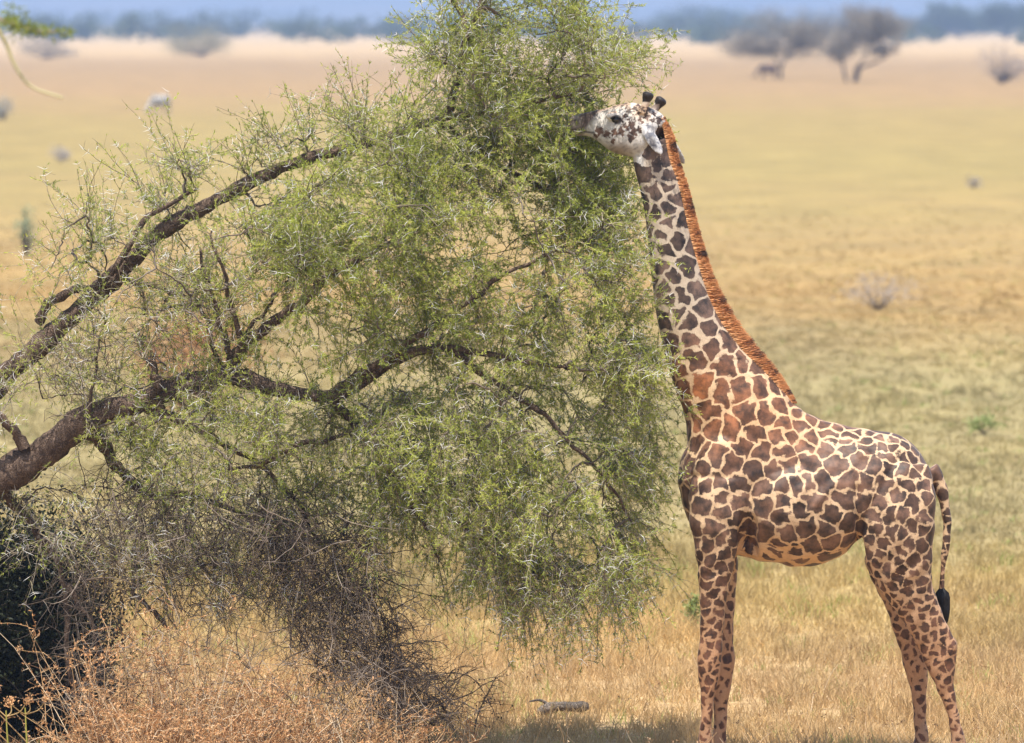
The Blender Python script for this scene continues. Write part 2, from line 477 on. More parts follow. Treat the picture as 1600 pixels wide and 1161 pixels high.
# brow, lips and nostril swellings
for s in (-1, 1):
    blob(g, HP(966 , 181, s * .088), (.05, .025, .028)); blob(g, HP(901, 186, s * .035), (.03, .025, .022))
blob(g, HP(905, 207, 0), (.055, .045, .025))
def ossicone(bx, by, tx, ty, yo):
    a = at(bx, by, G_Y + yo); b = at(tx, ty, G_Y + yo)
    K = 14; P = a + (b - a) * np.linspace(0, 1, K)[:, None]
    R = np.interp(np.linspace(0, 1, K), [0, .3, .6, .8, .93, 1], [.036, .027, .027, .040, .040, .022])
    V, F = tubes(P[None], R[None], ell_n)
    rings_geo(g, list(V.reshape(K, ell_n, 3)))
ossicone(1004, 178, 1014, 144, -.05); ossicone(1014, 184, 1036, 153, .09)
def ear(root, tip, w, thick, nrmv):
    a, b = np.asarray(root), np.asarray(tip); d = b - a; L = np.linalg.norm(d)
    R = frame(d, np.cross(d, nrmv))
    blob(g, (a + b) / 2, (w / 2, thick / 2, L / 2), R, 24, 16)
    blob(g, a * .75 + b * .25, (w * .36, thick * .8, L * .28), R, 16, 10)
ear(at(1004, 194, G_Y - .07), at(1034, 242, G_Y - .16), .092, .026, (0.35, -1, 0.4))
ear(at(1030, 200, G_Y + .14), at(1070, 257, G_Y + .20), .085, .026, (0.5, 1, 0.4))
tmp = mesh_obj('giraffe_shell', np.concatenate(g.V), g.F, None)
tmp.data.materials.clear()
mod = tmp.modifiers.new('r', 'REMESH'); mod.mode = 'VOXEL'; mod.voxel_size = 0.0085; mod.use_smooth_shade = True
mod = tmp.modifiers.new('s', 'SMOOTH'); mod.factor = 0.5; mod.iterations = 7
dg = bpy.context.evaluated_depsgraph_get()
me = bpy.data.meshes.new_from_object(tmp.evaluated_get(dg))
bpy.data.objects.remove(tmp)
me.name = 'body'
nv = len(me.vertices)
V = np.empty(nv * 3, np.float32); me.vertices.foreach_get('co', V); V = V.reshape(-1, 3).astype(float)
NO = np.empty(nv * 3, np.float32); me.vertices.foreach_get('normal', NO); NO = NO.reshape(-1, 3)
# ribs and skin folds as real relief
px = to_px(V)
X, Yp = px[:, 0], px[:, 1]
rib = np.exp(-((X - 1225) / 55) ** 2 - ((Yp - 775) / 60) ** 2) * np.sin((X + 0.35 * Yp) / 6.5) * .0035
fold = -.028 * np.exp(-((X - (1340 + (Yp - 780) * .05)) / 5.5) ** 2) * np.clip((Yp - 735) / 30, 0, 1) * (Yp < 870) * (np.abs(V[:, 1] - G_Y) > .12)
fold += -.022 * np.exp(-((X - (1171 - (Yp - 780) * .12)) / 5) ** 2) * np.clip((Yp - 745) / 30, 0, 1) * (Yp < 870) * (np.abs(V[:, 1] - G_Y) > .12)
fold += -.006 * np.exp(-((Yp - (745 + (X - 1110) * .03)) / 4) ** 2) * ((X > 1060) & (X < 1165))
fold += -.075 * np.exp(-((X - 1169) / 13) ** 4) * np.clip((Yp - 800) / 40, 0, 1) * np.clip((880 - Yp) / 15, 0, 1) * (np.abs(V[:, 1] - G_Y) > .15) * (X > 1150)
fold += .012 * np.exp(-((X - (1300 + (760 - Yp) * .9)) / 9) ** 2 - ((Yp - 765) / 40) ** 2)          # tendon from flank to hip
fold += .006 * np.sin(X * .11 + 2 * np.sin(Yp * .05)) * np.sin(Yp * .085 + 1.5 * np.sin(X * .04)) * (V[:, 2] > 1.3) * (Yp > 560)
fold += .004 * np.sin(X * .21 + Yp * .1) * np.sin(Yp * .06) * (Yp > 880)
V = V + NO * (rib + fold)[:, None]
px = to_px(V); X, Yp = px[:, 0], px[:, 1]
near = V[:, 1] < G_Y
# coat pattern: one seed for each patch
def crop(o, s, L): return [(o[0] + x / s, o[1] + y / s) for x, y in L]
seeds2 = crop((1030, 560), 4.836, [(330, 220), (450, 250), (620, 230), (780, 200), (160, 250), (885, 210), (940, 250), (665, 410), (810, 410), (915, 370), (1010, 340), (1060, 400), (280, 500), (390, 540), (540, 540), (710, 570), (650, 650), (770, 690), (960, 490), (1065, 515), (920, 590), (1000, 580), (1140, 590), (1100, 640), (1130, 440), (320, 710), (410, 740), (320, 825), (560, 810), (710, 830), (860, 840), (950, 700), (970, 790), (1120, 780), (150, 880), (250, 950), (350, 970), (450, 930), (600, 940), (930, 960), (1020, 950), (780, 990), (465, 1055), (600, 1070), (200, 1080), (335, 1110), (480, 1140), (930, 1080), (790, 1100), (1150, 1080), (1150, 930), (270, 640)])
seeds2 += crop((1150, 640), 4.465, [(630, 100), (705, 115), (665, 170), (755, 215), (670, 215), (640, 255), (710, 370), (580, 500), (450, 700), (320, 740), (670, 750), (630, 850), (480, 830), (350, 870), (220, 880), (280, 935), (530, 950), (660, 930), (400, 1000), (290, 1010), (230, 1040), (440, 1060)])
seeds2 += crop((1310, 640), 4.465, [(75, 125), (150, 150), (220, 160), (290, 145), (300, 195), (370, 205), (430, 190), (485, 250), (80, 180), (200, 215), (65, 265), (220, 260), (310, 250), (395, 260), (520, 270), (355, 320), (450, 320), (520, 325), (600, 365), (155, 350), (250, 380), (365, 400), (455, 415), (535, 440), (570, 390), (635, 445), (195, 510), (310, 530), (410, 590), (480, 520), (595, 520), (90, 490), (60, 630), (170, 640), (280, 640), (540, 650), (615, 620), (245, 750), (365, 740), (445, 730), (525, 820), (610, 750), (595, 850), (250, 840), (375, 870), (450, 870), (645, 900), (300, 945), (500, 940), (435, 990), (580, 960), (290, 1020), (365, 1030), (520, 1065), (615, 1095), (640, 1040), (280, 1075), (330, 1120), (420, 1070), (430, 1110), (70, 800), (650, 700)])
seeds2 += crop((990, 230), 4.836, [(90, 200), (140, 30), (180, 120), (250, 100), (280, 220), (160, 330), (265, 300), (310, 380), (90, 430), (150, 490), (265, 460), (270, 560), (370, 560), (200, 660), (350, 690), (440, 730), (125, 640), (220, 770), (410, 910), (475, 1070), (370, 1120), (190, 900), (150, 1020), (290, 980), (130, 760)])
seeds2 += crop((980, 380), 3.628, [(280, 400), (435, 370), (215, 430), (345, 440), (455, 480), (370, 540), (490, 590), (570, 680), (580, 560), (660, 660), (370, 640), (240, 320), (200, 250), (725, 690)])
fn = np.where((NO[:, 1] < -.05))[0]; ff = np.where(NO[:, 1] > .05)[0]
seeds = []
for sx, sy in seeds2:
    d = (X[fn] - sx) ** 2 + (Yp[fn] - sy) ** 2
    k = fn[np.argsort(d)[:6]]; seeds.append(V[k[np.argmin(V[k, 1])]])
    d = (X[ff] - sx - rng.normal(0, 4)) ** 2 + (Yp[ff] - sy - rng.normal(0, 4)) ** 2
    k = ff[np.argsort(d)[:6]]; seeds.append(V[k[np.argmax(V[k, 1])]])
ishead = (X < 1046) & (Yp < 246) & (X + (Yp - 246) * 0.55 < 1001)
ishead |= (Yp < 200) & (X < 1046)
isear = ((X > 1003) & (X < 1040) & (Yp > 193) & (Yp < 245) & (V[:, 1] < G_Y - .085)) | ((X > 1048) & (Yp > 205) & (Yp < 262) & (V[:, 1] > G_Y + .12))
leg = np.clip((1.62 - V[:, 2]) / 1.0, 0, 1) * ((X < 1175) | (X > 1335)) * (V[:, 2] < 1.62)
istail = (X > 1464) & (Yp > 770) & (Yp < 930) & (np.abs(V[:, 1] - G_Y) < .06) & (X > 1466)
space = np.where(Yp < 560, .15, .135)
space = np.where((X > 1335) & (Yp > 690), .105, space)
space = np.where(leg > 0, .086 - .040 * np.sqrt(leg), space)
space = np.where(istail, .05, space)
cand = rng.permutation(np.where(~ishead & ~isear)[0])[:16000]
SA = np.zeros((6000, 3)); ns = len(seeds); SA[:ns] = np.array(seeds)
for c in cand:
    d2 = ((SA[:ns] - V[c]) ** 2).sum(1).min()
    if d2 > (space[c] * (0.85 + .3 * rng.random())) ** 2 and ns < 5999:
        SA[ns] = V[c]; ns += 1
S = SA[:ns]
edge = np.empty(nv); cell = np.empty(nv, int)
for a in range(0, nv, 8000):
    v = V[a:a + 8000]
    # coordinates pushed about so that patch borders are uneven
    w = v + .011 * np.stack([np.sin(v[:, 2] * 47 + 3 * np.sin(v[:, 0] * 31)), np.sin(v[:, 0] * 39), np.sin(v[:, 0] * 53 + 2.5 * np.sin(v[:, 2] * 37 + 1))], 1)
    d = (w ** 2).sum(1)[:, None] + (S ** 2).sum(1)[None] - 2 * w @ S.T
    k = np.argpartition(d, 6, 1)[:, :6]
    dk = np.take_along_axis(d, k, 1); o = np.argsort(dk, 1); k = np.take_along_axis(k, o, 1); dk = np.take_along_axis(dk, o, 1)
    s1 = S[k[:, 0]]
    bd = (dk[:, 1:] - dk[:, :1]) / (2 * np.linalg.norm(S[k[:, 1:]] - s1[:, None], axis=2) + 1e-6)
    kk = 240.0
    edge[a:a + 8000] = -np.log(np.exp(-kk * bd).sum(1)) / kk
    cell[a:a + 8000] = k[:, 0]
tone = rng.random(ns)[cell]
lw = np.interp(Yp, [230, 430, 560, 700], [.012, .013, .011, .0095])
lw = np.where((X > 1330) & (Yp > 690), .0072, lw)
lw = np.where(leg > 0, .0068 + .002 * leg, lw)
lw = lw + np.where((NO[:, 2] < -.72) & (V[:, 2] > 1.1), .016, 0)                      # plain belly
innerleg = (leg > .05) & (((V[:, 1] < G_Y) & (NO[:, 1] > .35)) | ((V[:, 1] > G_Y) & (NO[:, 1] < -.35)))
lw = lw + np.where(innerleg, .004, 0)
edge = edge - (lw - .0008)
edge = np.where(V[:, 2] < .75, edge - .003 * np.clip((.75 - V[:, 2]) / .5, 0, 1), edge)
# colours
def lerp(a, b, t): return np.asarray(a) + (np.asarray(b) - np.asarray(a)) * np.clip(t, 0, 1)[:, None]
tn = np.clip((600 - Yp) / 120, 0, 1)
base = lerp((.56, .39, .235), (.45, .365, .27), tn)
warmback = np.exp(-((X - 1210) / 110) ** 2 - ((Yp - 655) / 60) ** 2)
base = lerp(base, (.60, .36, .18), warmback * .7)
base = lerp(base, (.40, .22, .115), leg * 1.2)
base = lerp(base, (.55, .33, .17), np.clip((-NO[:, 2] - .3) * 1.5, 0, .8) * (V[:, 2] > 1.1))  # undersides tinted orange: light bounced off the ground, put into the coat colour
patch = lerp((.082, .053, .038), (.074, .056, .046), tn)
patch = patch * (0.55 + .85 * tone[:, None])
redd = np.exp(-((X - 1105) / 60) ** 2 - ((Yp - 610) / 70) ** 2) + .8 * warmback
patch = lerp(patch, (.20, .085, .035), redd * (.25 + .6 * tone))
patch = lerp(patch, (.082, .040, .023), leg)
cream = np.clip((.42 - V[:, 2]) / .3, 0, 1)
base = lerp(base, (.34, .20, .115), cream * .9)
# head
sp = [(970, 206, 6), (979, 200, 5), (986, 195, 5.5), (936, 205, 6.5), (948, 210, 6), (990, 207, 5), (976, 181, 3), (983, 175, 3.2), (990, 184, 3.5), (997, 178, 3.6), (1004, 172, 4), (1001, 188, 4.5), (1010, 181, 4.5), (1019, 188, 5), (986, 216, 6), (961, 207, 5.5), (992, 170, 3.2), (983, 186, 3.5), (975, 192, 3.5), (1000, 203, 4), (958, 219, 4), (1013, 171, 4), (1022, 178, 4.5), (931, 213, 3), (998, 165, 3.5), (988, 191, 2.6), (980, 168, 2.4), (1030, 186, 5), (1026, 196, 5)]
he = np.full(nv, -.03)
for sx, sy, r in sp:
    qx = X + 1.6 * np.sin(Yp * .9 + sx); qy = Yp + 1.6 * np.sin(X * .8 + sy)
    he = np.maximum(he, (r - np.hypot(qx - sx, (qy - sy) * (.75 + .4 * ((sx * 7) % 5) / 5))) / 420)
hb = np.tile(np.array([.55, .515, .465]), (nv, 1))
hb = lerp(hb, (.30, .23, .175), np.exp(-((X - 968) / 26) ** 2 - ((Yp - 234) / 13) ** 2))
hb = lerp(hb, (.50, .33, .20), np.exp(-((X - 1005) / 18) ** 2 - ((Yp - 172) / 14) ** 2) * .9)
hb = lerp(hb, (.36, .21, .12), np.clip((NO[:, 2] - .55) * 2.5, 0, .8) * (X < 985))
hb = lerp(hb, (.085, .06, .05), np.clip((938 - X - (Yp - 180) * .8) / 10, 0, 1))
hb = lerp(hb, (.30, .25, .21), np.clip((912 - X) / 12, 0, .8))
hp = np.tile(np.array([.075, .05, .038]), (nv, 1))
hp = lerp(hp, (.055, .04, .035), np.clip((X - 1012) / 8, 0, 1))
oss = (Yp < 180 - 0) & ((Yp < 160) & (X > 1004) & (X < 1024) | (Yp < 172) & (X > 1024) & (X < 1046))
hb[oss] = (.022, .017, .016); he[oss] = -1
oss2 = (X > 1016) & (X < 1030) & (Yp > 163) & (Yp < 182) & (V[:, 1] > G_Y + .05)
hb[oss2] = (.22, .17, .14)
hb = lerp(hb, (.03, .024, .022), np.exp(-((Yp - (203 + (X - 895) * .14)) / 1.6) ** 2) * (X < 930) * .9)
hb = lerp(hb, (.02, .016, .015), np.exp(-((X - 899) / 4) ** 2 - ((Yp - 188) / 2.5) ** 2))
eye_d = np.hypot((X - 963), (Yp - 187) * 1.3)
hb = lerp(hb, (.05, .035, .03), np.clip((12 - eye_d) / 4, 0, 1) * near)
hb = hb * (1 - .35 * np.clip(np.sin(X * .45 + 2 * np.sin(Yp * .3)) * np.sin(Yp * .5 + X * .1), 0, 1) * (Yp > 200))[:, None]
base = np.where(ishead[:, None], hb, base); patch = np.where(ishead[:, None], hp, patch); edge = np.where(ishead, he, edge)
eb = np.tile(np.array([.46, .44, .42]), (nv, 1))
ea = ((X - 1007) * 26 + (Yp - 196) * 43) / (26 ** 2 + 43 ** 2); ep = (-(X - 1007) * 43 + (Yp - 196) * 26) / 50.2
eb = lerp(eb, (.09, .08, .08), np.exp(-((ea - .60) / .24) ** 2 - ((ep - 3.5) / 5) ** 2) * 1.4 * near)
base = np.where(isear[:, None], eb, base); edge = np.where(isear, -.05, edge)
# white streak on the throat and black tail root hair
ws = np.exp(-((X - (999 + (Yp - 250) * .12)) / 7) ** 2) * np.clip((285 - Yp) / 30, 0, 1) * (Yp > 225) * (~ishead)
base = lerp(base, (.72, .70, .66), ws); edge = edge - .02 * ws
nape = (~ishead) & (~isear) & (Yp < 262) & (X > 1018) & (X < 1048)
edge = np.where(nape, edge + .012, edge)
hoof = V[:, 2] < .11
base[hoof] = (.045, .036, .03); edge = np.where(hoof, -1, edge)
me.vertices.foreach_set('co', V.astype(np.float32).ravel())
for k, a in (('base_col', base), ('patch_col', patch)):
    t_ = me.attributes.new(k, 'FLOAT_COLOR', 'POINT'); t_.data.foreach_set('color', np.concatenate([a, np.ones((nv, 1))], 1).astype(np.float32).ravel())
t_ = me.attributes.new('edge', 'FLOAT', 'POINT'); t_.data.foreach_set('value', edge.astype(np.float32))
me.polygons.foreach_set('use_smooth', np.ones(len(me.polygons), bool))
n = N('giraffe_coat')
o3 = n.obj()
jag = n.noise(o3, 62.0, 5.0, 0.68)
e0 = n.math('ADD', n.attr('edge'), n.math('MULTIPLY', n.math('SUBTRACT', n.noise(o3, 19.0, 3.0, 0.6), 0.5), 0.022))
e = n.math('ADD', e0, n.math('MULTIPLY', n.math('SUBTRACT', jag, 0.5), 0.026))
fac = n.maprange(e, -0.0035, 0.0045, smooth=True)
mp = n.node('ShaderNodeMapping'); n.put(mp.inputs[0], o3); mp.inputs['Scale'].default_value = (1.0, 1.0, 0.28)
hair = n.noise(mp.outputs[0], 330.0, 2.0, 0.6)
blot = n.noise(o3, 14.0, 4.0, 0.6)
pc = n.mix(1.0, n.attr('patch_col', True), n.mix(n.maprange(blot, 0.36, 0.68), (0.48, 0.48, 0.50), (2.1, 1.75, 1.55)), 'MULTIPLY')
bc = n.mix(1.0, n.attr('base_col', True), n.mix(n.maprange(n.noise(o3, 22.0, 4.0), 0.3, 0.7), (0.86, 0.83, 0.8), (1.1, 1.09, 1.08)), 'MULTIPLY')
col = n.mix(fac, bc, pc)
col = n.mix(1.0, col, n.mix(n.maprange(hair, 0.3, 0.7), (0.82, 0.82, 0.82), (1.16, 1.16, 1.16)), 'MULTIPLY')
h = n.math('ADD', n.math('MULTIPLY', hair, 0.5), n.math('MULTIPLY', n.noise(o3, 40.0, 3.0), 0.8))
M_COAT = n.principled(col, 0.50, 0.24, n.bump(h, 0.35, 0.006), Sheen_Weight=0.04, Sheen_Roughness=0.4)
me.materials.clear(); me.materials.append(M_COAT)
giraffe = empty('giraffe', (float(at(1280, 1205, G_Y)[0]), G_Y, 0))
tag(giraffe, 'tall spotted giraffe with orange mane browsing on the green thorn tree', 'giraffe')
body = bpy.data.objects.new('body', me)
C.objects.link(body)
body.parent = giraffe
body.matrix_parent_inverse = giraffe.matrix_world.inverted()
body.location = (-giraffe.location.x, -giraffe.location.y, 0)
body.matrix_parent_inverse.identity()

n = N('eye_gloss'); M_EYE = n.principled((0.012, 0.009, 0.008), 0.08, 0.6)
for s in (-1, 1):
    ge = Geo()
    if s < 0:
        k = np.where(near & (np.hypot(X - 963, Yp - 187) < 3))[0]
        c = V[k].mean(0) + np.array([0, .016, 0])
    else:
        k = np.where(~near & (np.hypot(X - 945, Yp - 187) < 8) & (NO[:, 1] > .2))[0]
        c = (V[k].mean(0) - np.array([0, .012, 0])) if len(k) else HP(963, 186, .09)
    blob(ge, c, (.034, .028, .026), None, 20, 14)
    ge.build('eye', M_EYE, giraffe, smooth=True)
    # lashes over the eye
    q = np.linspace(-1, 1, 60)
    b = c + np.stack([q * .03, np.full(60, s * .016), .018 - .010 * q ** 2], 1)
    dv = np.stack([-.4 + .2 * q, np.full(60, s * .9), np.full(60, -.25)], 1) + rng.normal(0, .12, (60, 3))
    gl = Geo(); gl.add(*blades(b, dv, .028, .004)); gl.build('eyelashes', M_EYE, giraffe)

# mane
inner = np.array([(1037, 186), (1044, 215), (1051, 249), (1064, 290), (1073, 325), (1080, 358), (1088, 392), (1098, 425), (1111, 465), (1132, 507), (1162, 547), (1197, 584), (1225, 612), (1242, 630)], float)
outer_ = np.array([(1040, 181), (1056, 212), (1064, 248), (1078, 290), (1087, 325), (1096, 358), (1106, 392), (1117, 425), (1136, 465), (1158, 503), (1188, 542), (1218, 578), (1236, 608), (1246, 629)], float)
outer = inner + (outer_ - inner) * .86
NM = 22000
ts = rng.random(NM)
I = spline(inner, 400); O = spline(outer, 400)
ii = (ts * 399).astype(int)
yo = rng.normal(0, .024, NM).clip(-.05, .05)
bi = at(I[ii, 0] - 5, I[ii, 1], G_Y + yo); bo = at(O[ii, 0], O[ii, 1], G_Y + yo)
tang = nrm(at(I[np.minimum(ii + 2, 399), 0], I[np.minimum(ii + 2, 399), 1], G_Y) - at(I[np.maximum(ii - 2, 0), 0], I[np.maximum(ii - 2, 0), 1], G_Y))
d = bo - bi; L = np.linalg.norm(d, axis=1) * (0.80 + .24 * rng.random(NM)) * (1 - .55 * (np.abs(yo) / .05) ** 2) * (1 + .04 * np.sin(ts * 240) * np.sin(ts * 97))
clump = np.sin(ts * 310 + 2 * np.sin(ts * 57))
dv = nrm(nrm(d) + tang * (-.10 + .07 * clump)[:, None] + rng.normal(0, .10, (NM, 3)))
K = 4
tt = np.linspace(0, 1, K)
P = bi[:, None] + dv[:, None] * (L[:, None] * tt)[:, :, None] + tang[:, None] * (L[:, None] * .10 * tt ** 2)[:, :, None]
R = np.broadcast_to(np.array([.0030, .0028, .0022, .0006]), (NM, K))
v_, f_ = tubes(P, R, 3)
bandn = np.sin(ts * 61 + 1) * np.sin(ts * 23) * .2
tintm = (tt[None] * .60 + bandn[:, None] + rng.normal(0, .10, (NM, 1)) + .30 * (np.sin(ts * 131 + 3 * np.sin(ts * 31)) > .6)[:, None] * tt[None] ** 2)
gm = Geo(); gm.add(v_, f_, np.repeat(np.clip(tintm, 0, 1).ravel(), 3))
n = N('mane_hair')
M_MANE = n.principled(n.ramp(n.attr('tint'), [(0.0, (.66, .34, .14)), (0.5, (.60, .26, .09)), (0.76, (.38, .13, .045)), (0.85, (.07, .03, .016)), (1.0, (.03, .016, .011))]), 0.5, 0.35)
gm.build('mane', M_MANE, giraffe)
# tail tuft
NT = 2600
a = at(1471.5, 918, G_Y)
lenT = .225 * (0.55 + .45 * rng.random(NT))
rt = rng.normal(0, 1, (NT, 2)); rt /= np.maximum(1, np.linalg.norm(rt, axis=1))[:, None]
st = rng.random(NT) * .05
tt = np.linspace(0, 1, 5)
wid = np.interp(tt, [0, .25, .55, .8, 1], [.012, .042, .048, .03, .006])
P = np.zeros((NT, 5, 3))
P[:, :, 0] = a[0] + .012 * tt[None] + rt[:, :1] * wid[None]
P[:, :, 1] = a[1] + rt[:, 1:] * wid[None]
P[:, :, 2] = a[2] - st[:, None] - lenT[:, None] * tt[None]
v_, f_ = tubes(P, np.broadcast_to(np.array([.0022, .0022, .0022, .002, .0005]), (NT, 5)), 3)
gt = Geo(); gt.add(v_, f_)
n = N('tail_hair'); M_TAIL = n.principled((.012, .010, .010), 0.5, 0.3)
gt.build('tail_tuft', M_TAIL, giraffe)

# ------------------------------------------------------------------ the thorn tree the giraffe feeds on
T_Y = 40.25
tree_root = at(-330, 1205, T_Y + .3); tree_root[2] = 0
tree = empty('acacia_tree', tuple(tree_root))
tag(tree, 'large green thorn acacia arching over dry brush beside the giraffe', 'tree')
def limb_path(pts, n):
    p = spline(np.array(pts, float), n)         # px, py, yo, radius
    w = at(p[:, 0], p[:, 1], T_Y + p[:, 2])
    w[:, 0] += .012 * fbm1(np.linspace(0, 14, n), int(abs(pts[0][0]) + 3)); w[:, 2] += .012 * fbm1(np.linspace(0, 14, n), int(abs(pts[-1][1]) + 5))
    return w, np.maximum(p[:, 3] * .86, .004)
LIMBS = [
    [(-330, 1225, .3, .26), (-318, 1120, .3, .22), (-280, 1000, .28, .20), (-215, 890, .2, .18), (-120, 815, .1, .155), (-40, 768, .02, .14), (30, 728, 0, .13), (85, 695, -.05, .125), (150, 652, -.1, .10), (225, 628, -.12, .085), (300, 598, -.1, .078), (362, 590, -.1, .07), (420, 606, -.1, .062), (510, 618, -.15, .048), (560, 596, -.2, .045), (630, 558, -.3, .042), (690, 545, -.35, .034), (780, 560, -.4, .022), (880, 575, -.4, .012)],
    [(-215, 890, .2, .15), (-150, 790, .3, .12), (-80, 690, .3, .10), (-10, 608, .3, .09), (50, 555, .28, .082), (105, 503, .25, .078), (185, 430, .2, .072), (250, 358, .18, .062), (320, 318, .15, .056), (400, 283, .1, .05), (480, 250, .1, .045), (580, 225, .1, .038), (680, 190, .1, .03), (790, 165, 0, .02), (900, 140, 0, .012)],
    [(345, 592, -.1, .06), (375, 552, -.1, .05), (420, 510, -.12, .042), (468, 470, -.2, .036), (520, 432, -.3, .03), (590, 390, -.35, .022), (700, 340, -.4, .014)],
    [(520, 616, -.15, .045), (570, 580, -.3, .036), (640, 535, -.4, .03), (700, 495, -.45, .026), (745, 460, -.5, .022), (795, 425, -.5, .016), (880, 390, -.5, .010)],
    [(700, 190, .1, .03), (712, 140, .05, .032), (722, 85, .05, .03), (730, 45, .05, .026), (712, 10, .05, .016), (690, -20, .05, .010)],
    [(728, 55, .05, .024), (745, 25, .05, .016), (765, -15, .05, .010)],
    [(60, 500, .25, .04), (85, 470, .2, .036), (130, 448, .15, .03), (165, 440, .1, .026), (230, 340, .1, .022), (300, 300, .1, .014)],
    [(180, 432, .2, .03), (235, 448, .15, .022), (300, 470, .1, .018), (330, 520, 0, .016), (345, 590, -.1, .02)],
    [(40, 700, -.1, .05), (15, 665, -.15, .035), (-10, 640, -.2, .03), (-20, 600, -.2, .02)],
    [(600, 740, -.1, .012), (625, 770, -.1, .024), (690, 800, -.1, .022), (760, 850, -.1, .016), (830, 900, 0, .01)],
    [(510, 618, -.15, .04), (560, 670, -.1, .034), (610, 735, -.1, .028), (650, 800, -.1, .018), (690, 880, -.1, .01)],
    [(225, 632, -.12, .05), (270, 655, -.1, .036), (310, 670, -.1, .028), (360, 700, -.05, .022), (420, 740, 0, .02), (470, 790, .1, .016), (500, 850, .1, .012)],
    [(130, 665, -.1, .06), (160, 700, .1, .05), (200, 745, .25, .04), (245, 775, .3, .034), (300, 775, .3, .024), (380, 800, .3, .018), (480, 830, .3, .012)],
    [(360, 735, -.3, .012), (430, 715, -.3, .018), (480, 690, -.3, .02), (540, 680, -.3, .014), (600, 650, -.3, .01)],
    [(700, 545, -.35, .03), (780, 600, -.4, .026), (860, 660, -.4, .02), (930, 730, -.4, .014), (990, 820, -.3, .008)],
    [(690, 200, .1, .03), (760, 240, .3, .024), (850, 300, .4, .018), (930, 360, .3, .012), (985, 420, .1, .008)],
    [(-80, 690, .3, .06), (-120, 600, .3, .05), (-160, 500, .2, .04), (-220, 420, .1, .03), (-300, 380, 0, .02)],
    [(-150, 790, .3, .06), (-220, 700, .2, .05), (-320, 620, .1, .04), (-420, 560, 0, .03), (-520, 540, 0, .02)],
    [(0, 770, .1, .04), (30, 800, .15, .032), (70, 840, .15, .028), (95, 900, .15, .022), (105, 980, .1, .02), (112, 1060, .1, .018), (118, 1120, .1, .012)],
    [(95, 905, .15, .02), (135, 960, .1, .014), (165, 1040, .1, .010)],
    [(250, 640, -.15, .04), (246, 610, -.2, .034), (242, 585, -.22, .036), (238, 570, -.22, .02)],
    [(362, 588, -.1, .03), (350, 520, -.15, .022), (330, 460, -.15, .016), (312, 390, -.15, .010)],
    [(366, 575, -.1, .03), (372, 510, -.2, .02), (345, 420, -.25, .014), (330, 360, -.25, .008)],
    [(370, 565, -.1, .026), (385, 520, -.1, .018), (420, 480, -.1, .012), (432, 460, -.1, .007)],
    [(105, 690, -.1, .03), (140, 640, -.2, .016), (150, 560, -.2, .010), (165, 500, -.2, .006)],
    [(210, 930, -.1, .014), (240, 955, -.1, .020), (265, 985, -.1, .016)],
]
nodes = []
gl0 = None
for li, pts in enumerate(LIMBS):
    seglen = sum(math.hypot(pts[i + 1][0] - pts[i][0], pts[i + 1][1] - pts[i][1]) for i in range(len(pts) - 1)) / 240
    w, r = limb_path(pts, max(12, int(seglen / .035)))
    K = len(w)
    sides = 14 if r.max() > .05 else 8
    v_, f_ = tubes(w[None], (r * (1 + .10 * fbm1(np.linspace(0, 60, K), li + 11)))[None], sides)
    # knobbly bark
    th = rng.normal(0, .055, len(v_)); cen = np.repeat(w, sides, 0)
    v_ = cen + (v_ - cen) * (1 + th)[:, None]
    gg = Geo(); gg.add(v_, f_)
    gg.build('trunk' if li == 0 else 'limb', M_BARK, tree, smooth=True)
    keep = w[(r < .09)]
    nodes.append(keep[::2])
limb_nodes = np.concatenate(nodes)

